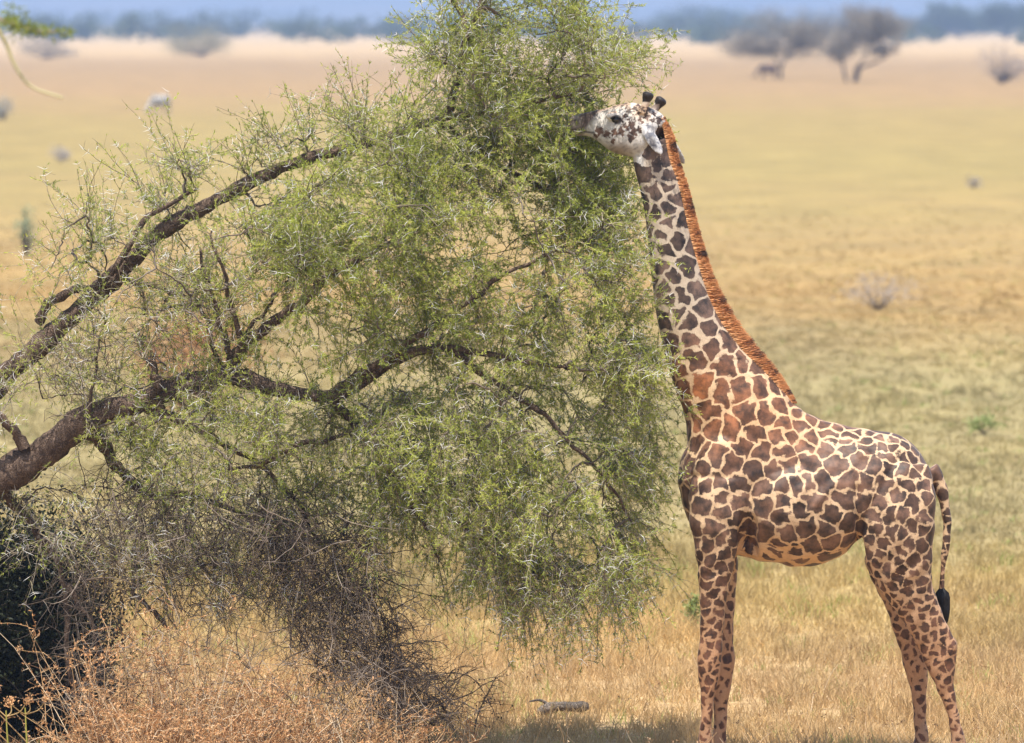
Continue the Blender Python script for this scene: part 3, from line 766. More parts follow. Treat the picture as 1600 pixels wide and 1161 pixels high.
# crown: regions of the photograph filled with branches, shoots, twigs, leaves and thorns
REG = [  # poly, depth centre, depth spread, targets, shoots per target, leafiness, bias, droop, shoot length
    dict(p=[(690, 20), (660, -60), (700, -130), (880, -110), (900, 20)], y=.15, s=.4, n=26, k=7, leaf=.55, b=(.2, 0, .5), dr=.15, L=.34),
    dict(p=[(670, 70), (690, 20), (890, 10), (960, 60), (985, 100), (960, 135), (870, 172), (865, 250), (700, 300), (590, 260), (630, 160)], y=.15, s=.45, n=88, k=8, leaf=.85, b=(.3, 0, .3), dr=.25, L=.40),
    dict(p=[(400, 340), (560, 230), (870, 230), (955, 300), (965, 400), (972, 470), (1000, 540), (1005, 610), (700, 620), (500, 540), (400, 430)], y=-.1, s=.5, n=120, k=8, leaf=.95, b=(.35, 0, .1), dr=.35, L=.42),
    dict(p=[(560, 610), (1003, 590), (992, 690), (985, 780), (990, 830), (945, 890), (860, 900), (760, 880), (660, 820), (560, 740)], y=-.1, s=.5, n=95, k=8, leaf=.8, b=(.45, 0, -.45), dr=.8, L=.45),
    dict(p=[(150, 660), (390, 600), (580, 620), (640, 780), (590, 870), (450, 770), (300, 745), (100, 725)], y=-.15, s=.45, n=65, k=7, leaf=.6, b=(.1, 0, -.1), dr=.4, L=.36),
    dict(p=[(40, 430), (120, 320), (270, 250), (420, 210), (560, 160), (620, 230), (450, 270), (300, 330), (180, 430), (60, 500)], y=.1, s=.35, n=42, k=6, leaf=.42, b=(-.15, 0, .55), dr=.1, L=.36),
    dict(p=[(-20, 580), (180, 440), (400, 340), (440, 470), (350, 560), (150, 660), (-20, 700)], y=-.05, s=.45, n=60, k=6, leaf=.34, b=(.05, 0, .5), dr=.1, L=.36),
    dict(p=[(-20, 760), (200, 725), (460, 770), (560, 900), (520, 980), (300, 900), (100, 880), (-20, 860)], y=.1, s=.4, n=60, k=7, leaf=.14, b=(.2, 0, -.4), dr=.6, L=.42),
    dict(p=[(380, 330), (620, 200), (700, 330), (560, 470), (430, 450)], y=-.35, s=.3, n=30, k=8, leaf=1.0, b=(.2, 0, .2), dr=.2, L=.38),
    dict(p=[(930, 340), (990, 360), (1012, 430), (1036, 500), (1050, 570), (1030, 610), (930, 600), (910, 440)], y=-.68, s=.07, n=26, k=6, leaf=.6, b=(.6, -.1, .15), dr=.2, L=.22),
    dict(p=[(700, 860), (980, 850), (995, 900), (950, 960), (760, 940)], y=-.05, s=.45, n=36, k=6, leaf=.30, b=(.35, 0, -.9), dr=.7, L=.42),
    dict(p=[(-560, 330), (-60, 380), (-40, 560), (-60, 760), (-560, 800)], y=.7, s=.5, n=170, k=8, leaf=1.0, b=(-.3, 0, -.1), dr=.3, L=.42),  # unseen crown past the left frame edge, added to shade the dark shrubs
    dict(p=[(800, 130), (960, 150), (990, 240), (960, 290), (800, 280)], y=.60, s=.10, n=34, k=8, leaf=.95, b=(.2, 0, .1), dr=.3, L=.32),
    dict(p=[(860, 200), (900, 215), (945, 270), (960, 330), (950, 400), (900, 380), (840, 280)], y=.22, s=.2, n=30, k=8, leaf=.9, b=(.4, 0, .1), dr=.3, L=.34),
]
tgt, treg = [], []
for ri, r in enumerate(REG):
    q = sample_poly(r['p'], r['n'])
    tgt.append(at(q[:, 0], q[:, 1], T_Y + r['y'] + rng.normal(0, 1, r['n']).clip(-1.7, 1.7) * r['s'])); treg += [ri] * r['n']
tgt = np.concatenate(tgt); treg = np.array(treg)
_tp = to_px(tgt)
_m = (_tp[:, 0] > 960) & (_tp[:, 1] > 190) & (np.abs(tgt[:, 1] - G_Y) < .38) & (treg != 8)      # clear of the neck
_ny = np.where(rng.random(len(tgt)) < .35, G_Y - .42, G_Y + .45)
tgt[_m] = at(_tp[_m, 0], _tp[_m, 1], _ny[_m])
_m = (_tp[:, 0] > 885) & (_tp[:, 1] > 155) & (_tp[:, 1] < 235) & (tgt[:, 1] < G_Y + .5)              # clear of the muzzle
tgt[_m] = at(_tp[_m, 0], _tp[_m, 1], G_Y + .6)
dmin = np.array([((limb_nodes - t) ** 2).sum(1).min() for t in tgt])
order = np.argsort(dmin)
NA = np.zeros((60000, 3)); NP = np.full(60000, -1)
nn = len(limb_nodes); NA[:nn] = limb_nodes
polys, weight = [], []
for oi in order:
    t = tgt[oi]
    dd = ((NA[:nn] - t) * np.array([1, 1.0, 1.0]))
    d2 = (dd ** 2).sum(1); j = int(np.argmin(d2)); D = math.sqrt(d2[j])
    a = NA[j]
    K = 10
    u = np.linspace(0, 1, K)[:, None]
    side = rng.normal(size=3); side[2] *= .5
    droop = REG[treg[oi]]['dr']
    arc = np.sin(u * np.pi) * (side * .07 * D + np.array([0, 0, .22 * D * (droop + .2)]))
    wob = np.cumsum(rng.normal(0, .018 * min(1, D + .2), (K, 3)), 0); wob -= wob[-1] * u; wob[0] = 0
    P = a + (t - a) * u + arc + wob
    polys.append((P, int(NP[j]), int(treg[oi]), D)); weight.append(1)
    NA[nn:nn + K - 1] = P[1:]; NP[nn:nn + K - 1] = len(polys) - 1; nn += K - 1
for i in range(len(polys) - 1, -1, -1):
    if polys[i][1] >= 0: weight[polys[i][1]] += weight[i]
PB = np.stack([p[0] for p in polys]); RB = []
for (p, par, ri, D), w_ in zip(polys, weight):
    r0 = .0042 * w_ ** .5 + .0015
    RB.append(np.linspace(min(r0, .03), .0028, PB.shape[1]))
RB = np.array(RB)
PBr = np.array([p[2] for p in polys])
gb = Geo(); v_, f_ = tubes(PB, RB, 5); gb.add(v_, f_, np.repeat(rng.random(len(PB)) * .35, PB.shape[1] * 5))

def shoots(base, dirn, length, droop, K=7, wob=.10):
    Nn = len(base); P = np.zeros((Nn, K, 3)); P[:, 0] = base; d = nrm(dirn)
    for i in range(1, K):
        d = nrm(d + np.array([0, 0, -1.0]) * (droop * .16)[:, None] + rng.normal(0, wob, (Nn, 3)))
        P[:, i] = P[:, i - 1] + d * (length / (K - 1))[:, None]
    return P

sb, sd, sl, sdr, sr, sp_ = [], [], [], [], [], []
for (p, par, ri, D) in polys:
    R = REG[ri]; k = rng.poisson(R['k'])
    if k == 0: continue
    i = rng.integers(2, len(p), k)
    fwd = nrm(p[-1] - p[0])
    sb.append(p[i]); sd.append(fwd * .6 + np.array(R['b']) + rng.normal(0, .62, (k, 3))); sl.append(R['L'] * (.5 + .9 * rng.random(k)))
    sdr.append(np.full(k, R['dr']) * (0.5 + rng.random(k))); sr.append(np.full(k, ri))
# shoots along the big limbs too
w = limb_nodes[(to_px(limb_nodes)[:, 0] > 250)]
k = rng.integers(0, len(w), 300)
sb.append(w[k]); sd.append(rng.normal(0, .6, (300, 3)) + np.array([.1, -.2, .5])); sl.append(.2 + .3 * rng.random(300)); sdr.append(np.full(300, .2)); sr.append(np.full(300, 3))
sb, sd, sl, sdr, sr = map(np.concatenate, (sb, sd, sl, sdr, sr))
PS = shoots(sb, sd, sl, sdr)
_q = to_px(PS.reshape(-1, 3)).reshape(len(PS), -1, 2)
_bad = ((_q[..., 0] > 912) & (_q[..., 0] < 1040) & (_q[..., 1] > 140) & (_q[..., 1] < 242) & (PS[..., 1] < G_Y + .3)).any(1)   # eaten bare round the muzzle
_bad |= ((np.abs(PS[..., 1] - G_Y) < .22) & (_q[..., 0] > 1015) & (_q[..., 1] > 240)).any(1)
_bad |= ((_q[..., 0] > 1062) & (_q[..., 1] > 240)).any(1)
PS = PS[~_bad]; sr = sr[~_bad]
leafi = np.array([r['leaf'] for r in REG])[sr] * (.55 + .7 * rng.random(len(sr)))
# hanging whips at the lower right edge
def whips(spec, n, leaf, L, bias, dr, spread):
    q = sample_poly(spec, n); b = at(q[:, 0], q[:, 1], T_Y + rng.normal(0, spread, n))
    j = [int(np.argmin(((NA[:nn] - x) ** 2).sum(1))) for x in b]
    return shoots(NA[j], np.array(bias) + rng.normal(0, .35, (n, 3)), L * (.5 + .8 * rng.random(n)), np.full(n, dr), 9, .12), np.full(n, leaf)
PW, lw_ = whips([(700, 830), (960, 800), (1000, 860), (960, 930), (720, 930)], 110, .26, .55, (.45, 0, -.45), 1.0, .4)
PW2, lw2 = whips([(560, 780), (740, 830), (720, 900), (600, 880)], 60, .35, .42, (.12, 0, -.8), 1.1, .4)
PW3, lw3 = whips([(960, 560), (1030, 580), (1010, 820), (960, 860), (940, 700)], 120, .5, .40, (.85, 0, -.25), .8, .35)
PWa = np.concatenate([PW, PW2, PW3]); lwa = np.concatenate([lw_, lw2, lw3])
def resample(P, K):
    N_, k, _ = P.shape; t = np.linspace(0, k - 1 - 1e-6, K); i = t.astype(int); u = (t - i)[None, :, None]
    return P[:, i] * (1 - u) + P[:, i + 1] * u
ALL = np.concatenate([PS, resample(PWa, 7)]); LEAF = np.concatenate([leafi, lwa])
v_, f_ = tubes(ALL, np.broadcast_to(np.linspace(.0027, .0011, 7), ALL.shape[:2]) * (.8 + .5 * rng.random((len(ALL), 1))), 3)
gb.add(v_, f_, np.repeat(np.clip(.15 + .75 * rng.random(len(ALL)) ** 1.6, 0, 1), 21))
# side twigs
NS = 5
ti = rng.random((len(ALL), NS)) * 5.9 + .05
i0 = ti.astype(int); uu = (ti - i0)[..., None]
ar = np.arange(len(ALL))[:, None]
bs = ALL[ar, i0] * (1 - uu) + ALL[ar, i0 + 1] * uu
tg = nrm(ALL[ar, i0 + 1] - ALL[ar, i0])
dr_ = nrm(tg * .7 + rng.normal(0, .6, tg.shape))
ln = .05 + .13 * rng.random(ti.shape)
bs, dr_, ln = bs.reshape(-1, 3), dr_.reshape(-1, 3), ln.ravel()
PT = shoots(bs, dr_, ln, np.full(len(bs), .2), 4, .16)
v_, f_ = tubes(PT, np.broadcast_to(np.linspace(.0017, .0008, 4), PT.shape[:2]), 3)
gb.add(v_, f_, np.repeat(np.clip(.1 + .8 * rng.random(len(PT)), 0, 1), 12))
tw = gb.build('twigs', M_TWIG, tree); tag(tw, kind='stuff')
# leaves: feathery tufts of narrow leaflets at the nodes of shoots and side twigs
def along(P, per, prob):
    N_, K, _ = P.shape
    L = np.linalg.norm(np.diff(P, axis=1), axis=2).sum(1)
    cnt = rng.poisson(np.maximum(0, L / per * prob))
    r = np.repeat(np.arange(N_), cnt); t = rng.random(len(r)) ** .85 * (K - 1 - 1e-6); i = t.astype(int); u = (t - i)[:, None]
    return P[r, i] * (1 - u) + P[r, i + 1] * u, nrm(P[r, i + 1] - P[r, i]), r
q1, d1, r1 = along(ALL, .020, LEAF); q2, d2_, r2 = along(PT, .0145, np.repeat(LEAF, NS))
q = np.concatenate([q1, q2]); dq = np.concatenate([d1, d2_]); rr = np.concatenate([r1, r2 // NS])
shade_seed = rng.random(len(ALL))
NB = 3
Q = np.repeat(q, NB, 0)
Dv = np.repeat(dq, NB, 0) * .8 + rng.normal(0, .50, (len(Q), 3)) + np.array([0, 0, .10])
v_, f_ = blades(Q, Dv, .016 + .020 * rng.random(len(Q)), .0040 + .0020 * rng.random(len(Q)), np.array([-.2, -.5, .8]) + rng.normal(0, .55, (len(Q), 3)))
glf = Geo(); glf.add(v_, f_, np.repeat(np.clip(np.repeat(.18 + .55 * shade_seed[rr], NB) + rng.normal(0, .12, len(Q)), 0, 1), 4))
lf = glf.build('foliage', M_LEAF, tree); tag(lf, kind='stuff')
# thorns in pairs
q1, d1, r1 = along(ALL, .10, .1 + 1.3 * rng.random(len(ALL)) ** 3); q2, d2_, r2 = along(PT, .10, .9 * np.repeat(rng.random(len(ALL)) ** 3, NS))
q = np.repeat(np.concatenate([q1, q2]), 2, 0); dq = np.repeat(np.concatenate([d1, d2_]), 2, 0)
sd_ = rng.normal(size=(len(q) // 2, 3)); sd_ = np.stack([sd_, -sd_], 1).reshape(-1, 3)
dirt = nrm(nrm(np.cross(dq, sd_)) + dq * .35)
Lt = .025 + .04 * rng.random(len(q)) ** 1.5
P = np.stack([q, q + dirt * Lt[:, None] * .5, q + dirt * Lt[:, None]], 1)
v_, f_ = tubes(P, np.broadcast_to(np.array([.0017, .0013, .0003]), P.shape[:2]), 3)
gth = Geo(); gth.add(v_, f_); thn = gth.build('thorns', M_THORN, tree); tag(thn, kind='stuff')

# dead, leafless twigs that hang down to the ground under the tree
gd = Geo()
def dead_tangle(g, poly, n, bias, L, dr, spread, yo=0.0, sub=5, r=.0036):
    q = sample_poly(poly, n); b = at(q[:, 0], q[:, 1], T_Y + yo + rng.normal(0, spread, n))
    P = shoots(b, np.array(bias) * .8 + rng.normal(0, .75, (n, 3)), L * (.3 + 1.0 * rng.random(n)), np.full(n, dr * .7), 8, .24)
    P[:, :, 2] = np.maximum(P[:, :, 2], .02)
    v_, f_ = tubes(P, np.broadcast_to(np.linspace(r, .0012, 8), P.shape[:2]) * (.6 + .9 * rng.random((n, 1))), 4)
    g.add(v_, f_, np.repeat(rng.random(n) ** 1.4, 32))
    ti = rng.random((n, sub)) * 6.9; i0 = ti.astype(int); uu = (ti - i0)[..., None]; ar = np.arange(n)[:, None]
    bs = (P[ar, i0] * (1 - uu) + P[ar, i0 + 1] * uu).reshape(-1, 3)
    P2 = shoots(bs, rng.normal(0, 1, bs.shape) + np.array(bias) * .6, .08 + .22 * rng.random(len(bs)), np.full(len(bs), dr * .6), 5, .2)
    P2[:, :, 2] = np.maximum(P2[:, :, 2], .02)
    v_, f_ = tubes(P2, np.broadcast_to(np.linspace(.002, .0009, 5), P2.shape[:2]), 3)
    g.add(v_, f_, np.repeat(rng.random(len(P2)) ** 1.2, 15))
dead_tangle(gd, [(400, 780), (560, 790), (590, 900), (560, 960), (430, 930)], 260, (.12, 0, -.9), .55, .7, .35)
dead_tangle(gd, [(440, 900), (600, 900), (640, 1000), (620, 1060), (480, 1060)], 230, (.45, 0, -.75), .45, .5, .3)
dead_tangle(gd, [(520, 1000), (650, 1010), (700, 1110), (560, 1140)], 120, (.8, 0, -.25), .35, .35, .3)
dead_tangle(gd, [(130, 740), (450, 760), (480, 900), (300, 950), (110, 920)], 420, (.1, 0, -.5), .40, .5, .45)
dead_tangle(gd, [(60, 560), (330, 500), (340, 620), (120, 680)], 60, (.0, 0, .6), .35, .1, .4)
dead_tangle(gd, [(90, 900), (170, 900), (180, 1150), (100, 1150)], 60, (.0, 0, -.5), .4, .2, .3)
dead_tangle(gd, [(120, 1000), (620, 1020), (640, 1180), (110, 1180)], 170, (.1, -.1, .7), .38, .15, .35, yo=-1.5, sub=6, r=.003)
dead_tangle(gd, [(560, 1040), (680, 1050), (720, 1130), (600, 1150)], 90, (.7, 0, .1), .35, .4, .3)
dd = gd.build('dead_twigs', M_DEAD, tree); tag(dd, kind='stuff')

# ------------------------------------------------------------------ dry brush, weeds and shade shrub under the tree
M_DRYLEAF = tint_mat('dry_orange_leaf', [(0.0, (0.17, 0.085, 0.04)), (0.4, (0.52, 0.27, 0.115)), (0.75, (0.68, 0.39, 0.18)), (1.0, (0.70, 0.48, 0.26))], 0.3)
n = N('dry_stem')
M_DRYSTEM = n.principled(n.ramp(n.attr('tint'), [(0.0, (0.16, 0.085, 0.045)), (0.6, (0.50, 0.31, 0.145)), (1.0, (0.64, 0.52, 0.36))]), 0.8, 0.2)
M_SHADELEAF = tint_mat('dark_shrub_leaf', [(0.0, (0.008, 0.010, 0.005)), (0.7, (0.018, 0.024, 0.009)), (1.0, (0.04, 0.048, 0.018))], 0.15)  # near-black leaf colour carries the deep shade under the tree

def dry_bush(px_, Y, w, h, n, label, seed, lean=0.0):
    base = at(px_, 600, Y); base[2] = 0
    o = empty('dry_bush', tuple(base))
    tag(o, label, 'bush', 'dry orange bushes under the thorn tree')
    b = base + np.stack([rng.normal(0, w * .16, n), rng.normal(0, w * .16, n), np.zeros(n)], 1)
    d = np.stack([rng.normal(lean, .42, n), rng.normal(0, .42, n), np.ones(n)], 1)
    P = shoots(b, d, h * (.40 + .85 * rng.random(n) ** 1.3), np.full(n, .12), 8, .13)
    g = Geo()
    v, f = tubes(P, np.broadcast_to(np.linspace(.0036, .0013, 8), P.shape[:2]), 4); g.add(v, f, np.repeat(rng.random(n), 32))
    sub = 12
    ti = 1.2 + rng.random((n, sub)) * 5.7; i0 = ti.astype(int); uu = (ti - i0)[..., None]; ar = np.arange(n)[:, None]
    bs = (P[ar, i0] * (1 - uu) + P[ar, i0 + 1] * uu).reshape(-1, 3)
    P2 = shoots(bs, rng.normal(0, .8, bs.shape) + np.array([0, 0, .35]), h * (.08 + .20 * rng.random(len(bs))), np.full(len(bs), .25), 5, .25)
    P2[:, :, 2] = np.maximum(P2[:, :, 2], .02)
    v, f = tubes(P2, np.broadcast_to(np.linspace(.002, .001, 5), P2.shape[:2]), 3); g.add(v, f, np.repeat(rng.random(len(P2)), 15))
    s = g.build('stems', M_DRYSTEM, o); tag(s, kind='stuff')
    q, dq, r = along(P2, .016, np.repeat(.5 + .9 * rng.random(n), sub))
    Dv = dq * .3 + rng.normal(0, .7, q.shape)
    v, f = blades(q, Dv, .010 + .022 * rng.random(len(q)), .006 + .006 * rng.random(len(q)))
    gf = Geo(); gf.add(v, f, np.repeat(np.clip(.22 + .55 * rng.random(n)[r // sub] + .16 * rng.normal(size=len(q)), 0, 1), 4))
    s = gf.build('leaves', M_DRYLEAF, o); tag(s, kind='stuff')
    return o
BUSH = [(165, 38.7, .8, 1.05, 60, 'tall dry orange bush beside the bare grey stem in deep shade', 0),
        (275, 38.5, .95, 1.12, 70, 'tallest dry orange bush right under the low thick limb', 0),
        (385, 38.6, .9, .92, 60, 'dense dry orange bush between the tallest bush and the dead twigs', .05),
        (480, 38.6, .8, .80, 65, 'dry orange bush at the foot of the hanging dead twigs', .1),
        (585, 38.8, .75, .60, 50, 'low dry orange bush where the dead twigs reach the ground', .2),
        (215, 38.1, .8, .75, 60, 'short dry orange bush in front of the tall ones', 0),
        (335, 38.0, .9, .75, 65, 'short wide dry orange bush before the tallest bush', 0),
        (445, 38.1, .8, .65, 55, 'short dry orange bush growing before the hanging dead twigs', 0),
        (695, 40.0, .6, .36, 30, 'small dry brown bush beyond the end of the dead twigs', .2),
        (60, 38.2, .6, .45, 34, 'small dry brown bush beside the yellow green weed', 0)]
for i, (a_, b_, c_, d_, e_, l_, ln_) in enumerate(BUSH): dry_bush(a_, b_, c_, d_, e_, l_, i, ln_)

def leaf_mass(c, ax, n, size, wfac=.6, clumps=40, shell=.55, up=.3):
    """leaf blades in clumps spread through an ellipsoid"""
    cc = nrm(rng.normal(size=(clumps, 3))) * (shell + (1 - shell) * rng.random((clumps, 1))) * np.asarray(ax) + np.asarray(c)
    k = rng.integers(0, clumps, n)
    p = cc[k] + rng.normal(0, .22, (n, 3)) * np.asarray(ax)
    v, f = blades(p, rng.normal(size=(n, 3)) + np.array([0, 0, up]), size * (.6 + .8 * rng.random(n)), size * wfac)
    return v, f, cc, np.repeat(np.clip(.5 + .25 * rng.normal(size=clumps)[k] + .12 * rng.normal(size=n), 0, 1), 4)

# evergreen shrub behind the brush, the tree's shade coloured into its leaves
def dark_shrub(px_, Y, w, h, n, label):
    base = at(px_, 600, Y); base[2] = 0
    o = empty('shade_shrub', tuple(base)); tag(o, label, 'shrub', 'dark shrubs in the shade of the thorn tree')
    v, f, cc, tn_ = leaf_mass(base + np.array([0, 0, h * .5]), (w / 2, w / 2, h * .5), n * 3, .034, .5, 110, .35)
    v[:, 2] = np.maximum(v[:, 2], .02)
    gl_ = Geo(); gl_.add(v, f, tn_); s = gl_.build('foliage', M_SHADELEAF, o); tag(s, kind='stuff')
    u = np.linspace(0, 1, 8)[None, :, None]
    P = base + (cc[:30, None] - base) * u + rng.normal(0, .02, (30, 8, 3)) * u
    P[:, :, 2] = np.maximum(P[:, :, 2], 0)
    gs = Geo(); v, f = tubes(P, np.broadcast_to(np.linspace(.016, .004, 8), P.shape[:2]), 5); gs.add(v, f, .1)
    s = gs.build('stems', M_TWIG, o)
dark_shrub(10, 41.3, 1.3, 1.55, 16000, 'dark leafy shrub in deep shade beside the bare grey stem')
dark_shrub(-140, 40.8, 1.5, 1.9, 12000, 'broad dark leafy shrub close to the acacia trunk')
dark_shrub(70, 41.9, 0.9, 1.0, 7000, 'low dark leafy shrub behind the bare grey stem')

# yellow green weed with dry seed heads
def weed(px_, Y, h, label):
    base = at(px_, 600, Y); base[2] = 0
    o = empty('weed', tuple(base)); tag(o, label, 'weed')
    g = Geo()
    main = base + np.array([[0, 0, 0], [.005, 0, h * .35], [-.012, 0, h * .7], [-.02, 0, h]])
    P = spline(main, 14); v, f = tubes(P[None], np.linspace(.008, .0045, 14)[None], 6); g.add(v, f, .9)
    n = N('weed_stem'); mS = n.principled(n.ramp(n.attr('tint'), [(0, (.20, .11, .05)), (.5, (.32, .22, .08)), (1, (.30, .30, .05))]), .6, .3)
    tips = []
    for z, dx, dz, tn_ in ((.35, .20, .18, .9), (.38, -.12, .14, .7), (.62, -.20, .20, .2), (.95, .13, .10, .3), (.95, -.10, .08, .3), (.97, .02, .10, .4), (.2, -.2, .2, .4), (.2, .15, .12, .5)):
        a = P[int(z * 13)]; b = a + np.array([dx, rng.normal(0, .05), dz])
        q = spline(np.array([a, (a + b) / 2 + np.array([.02, 0, -.02]), b]), 8); v, f = tubes(q[None], np.linspace(.005, .0028, 8)[None], 5); g.add(v, f, tn_); tips.append(b)
    g.build('stem', mS, o, smooth=True)
    for t_ in tips:
        gs = Geo(); m = 50; p = t_ + rng.normal(0, .016, (m, 3)); v, f = blades(p, rng.normal(size=(m, 3)) + np.array([0, 0, .6]), .016, .008); gs.add(v, f, np.repeat(.4 + .5 * rng.random(m), 4)); tag(gs.build('seed_head', M_DRYLEAF, o), kind='stuff')
weed(42, 38.2, .62, 'yellow green weed stalk with dry seed heads against the dark shrub')
weed(12, 38.4, .58, 'brown dry weed stalk with seed heads at the edge of the dark shrub')

# fallen log on the plain
lg = ground_at(885, 1122)
log = empty('fallen_log', tuple(lg)); tag(log, 'short weathered grey log lying in the dry grass', 'log')
K = 22
P = lg + np.stack([np.linspace(-.20, .15, K), .04 * np.sin(np.linspace(0, 3, K)), .07 + .015 * np.sin(np.linspace(0, 5, K)) + np.linspace(-.03, .03, K)], 1)
R = .036 * (1 + .18 * fbm1(np.linspace(0, 9, K), 4) * .5) * np.interp(np.arange(K), [0, 2, K - 3, K - 1], [.55, 1, 1, .7])
M_LOG = bark('weathered_wood', (.12, .10, .08), (.26, .21, .17), 14.0)
gg = Geo(); v, f = tubes(P[None], R[None], 12); cap = [np.array([list(range(11, -1, -1))]), np.array([list(range((K - 1) * 12, K * 12))])]
gg.add(v, f + cap); gg.build('stem', M_LOG, log, smooth=True)
q = spline(np.array([P[6], P[6] + (-.08, 0, .05), P[6] + (-.16, .02, .04)]), 8); gg = Geo(); v, f = tubes(q[None], np.linspace(.014, .006, 8)[None], 6); gg.add(v, f); gg.build('stub', M_LOG, log, smooth=True)

# bare arched twig lying beyond the brush
def bare_twig(px_, py_, pts, label):
    b = ground_at(px_, py_); o = empty('bare_twig', tuple(b)); tag(o, label, 'twig', 'bare twigs lying in the grass')
    g = Geo(); P = spline(b + np.array(pts, float), 26); v, f = tubes(P[None], np.linspace(.007, .0018, 26)[None], 5); g.add(v, f, .35)
    i = rng.integers(5, 26, 26); P2 = shoots(P[i], rng.normal(0, .7, (26, 3)) + np.array([.4, 0, .4]), .05 + .14 * rng.random(26), np.full(26, .3), 5, .2)
    v, f = tubes(P2, np.broadcast_to(np.linspace(.0026, .001, 5), P2.shape[:2]), 4); g.add(v, f, .3)
    m = 40; p = P2[rng.integers(0, 26, m), rng.integers(2, 5, m)]; v, f = blades(p, rng.normal(size=(m, 3)), .02, .012); g.add(v, f, .1)
    g.build('stem', M_DEAD, o)
bare_twig(640, 1150, [(-.1, 0, .05), (.0, 0, .25), (.2, 0, .42), (.42, .05, .40), (.55, .05, .22), (.6, .05, .10)], 'bare arched twig with a few dry leaves beside the dead twigs')
bare_twig(740, 1150, [(0, 0, 0), (.03, 0, .15), (.10, 0, .30), (.16, 0, .42)], 'thin upright dry twig beyond the low brown bush')

# ------------------------------------------------------------------ grass
def grass_band(n_tufts, u0, u1, blades_per, h0, h1, wk, spread_px=(-120, 1720), keep=None):
    u = u0 + (u1 - u0) * (rng.random(n_tufts) ** (.55 if u0 < .3 else 1.0))                 # evenly spread over the depth that shows
    Y = 40.0 / u
    px_ = spread_px[0] + (spread_px[1] - spread_px[0]) * rng.random(n_tufts)
    x = (px_ - 800) / FPX * Y
    hh = (h0 + (h1 - h0) * rng.random(n_tufts)) * (.75 + .35 * np.sin(x * 1.9 + Y * .7) * np.sin(Y * 1.1 + x * .5))
    tb = np.stack([x, Y, np.full(n_tufts, -.01)], 1)
    r = np.repeat(np.arange(n_tufts), blades_per); m = len(r)
    b = tb[r] + np.stack([rng.normal(0, .05, m), rng.normal(0, .05, m), np.zeros(m)], 1)
    d = np.stack([rng.normal(0, .38, m), rng.normal(0, .38, m), np.ones(m)], 1)
    L = hh[r] * (.5 + .6 * rng.random(m)); W = wk * (.6 + .8 * rng.random(m)) * (Y[r] / 40) ** .6
    d = nrm(d); s = nrm(np.cross(d, np.stack([rng.normal(0, .3, m), np.ones(m), np.zeros(m)], 1)))
    bend = np.stack([rng.normal(0, .5, m), rng.normal(0, .5, m), -.25 * np.ones(m)], 1)
    p1 = b + d * (L * .55)[:, None]; p2 = p1 + nrm(d + bend) * (L * .5)[:, None]
    V_ = np.stack([b - s * W[:, None] / 2, b + s * W[:, None] / 2, p1 + s * W[:, None] * .4, p1 - s * W[:, None] * .4, p2], 1).reshape(-1, 3)
    i = np.arange(m)[:, None] * 5
    tuft_t = rng.random(n_tufts)
    tn_ = np.clip(.5 + .28 * (tuft_t[r] - .5) * 2 * .6 + .2 * rng.normal(size=m), 0, 1)
    tn_ = np.where((tuft_t[r] > .965), 1.0, np.minimum(tn_, .93))
    return V_, [i + np.array([[0, 1, 2, 3]]), i + np.array([[3, 2, 4]])], np.repeat(tn_, 5)
gr = Geo()
for args in ((5200, .86, 1.045, 15, .10, .27, .0042), (5200, .70, .86, 13, .14, .30, .005), (9000, .45, .70, 9, .06, .15, .006), (11000, .24, .45, 6, .04, .10, .008)):
    gr.add(*grass_band(*args))
go = gr.build('grass', M_GRASS); tag(go, 'dry tan grass covering the plain', 'grass', kind='stuff')
# taller seed stalks near the animal
gs = Geo()
m = 420
px_ = -50 + 1700 * rng.random(m); Y = 38.6 + 6 * rng.random(m) ** 1.4
b = np.stack([(px_ - 800) / FPX * Y, Y, np.zeros(m)], 1)
P = shoots(b, np.stack([rng.normal(0, .25, m), rng.normal(0, .25, m), np.ones(m)], 1), .18 + .26 * rng.random(m) ** 1.6, np.full(m, .3), 6, .10)
v, f = tubes(P, np.broadcast_to(np.linspace(.0022, .0012, 6), P.shape[:2]), 3); gs.add(v, f, np.repeat(.3 + .65 * rng.random(m), 18))
k = rng.random(m) < .6
mm = int(k.sum()); q = np.repeat(P[k][:, -1], 8, 0) + rng.normal(0, .010, (mm * 8, 3)); v, f = blades(q, rng.normal(size=(mm * 8, 3)), .018, .008); gs.add(v, f, np.repeat(np.repeat(.05 + .75 * rng.random(mm), 8), 4))
m = 220
px_ = 110 + 560 * rng.random(m); Y = 37.9 + 1.4 * rng.random(m)
b = np.stack([(px_ - 800) / FPX * Y, Y, np.zeros(m)], 1)
P = shoots(b, np.stack([rng.normal(0, .3, m), rng.normal(0, .3, m), np.ones(m)], 1), .35 + .75 * rng.random(m) * np.interp(px_, [110, 280, 450, 670], [.9, 1.0, .75, .35]), np.full(m, .25), 6, .09)
v, f = tubes(P, np.broadcast_to(np.linspace(.0028, .0012, 6), P.shape[:2]), 3); gs.add(v, f, np.repeat(.2 + .8 * rng.random(m), 18))
so = gs.build('seed_stalks', M_DRYSTEM); tag(so, 'thin dry seed stalks standing in the grass', 'grass', kind='stuff')

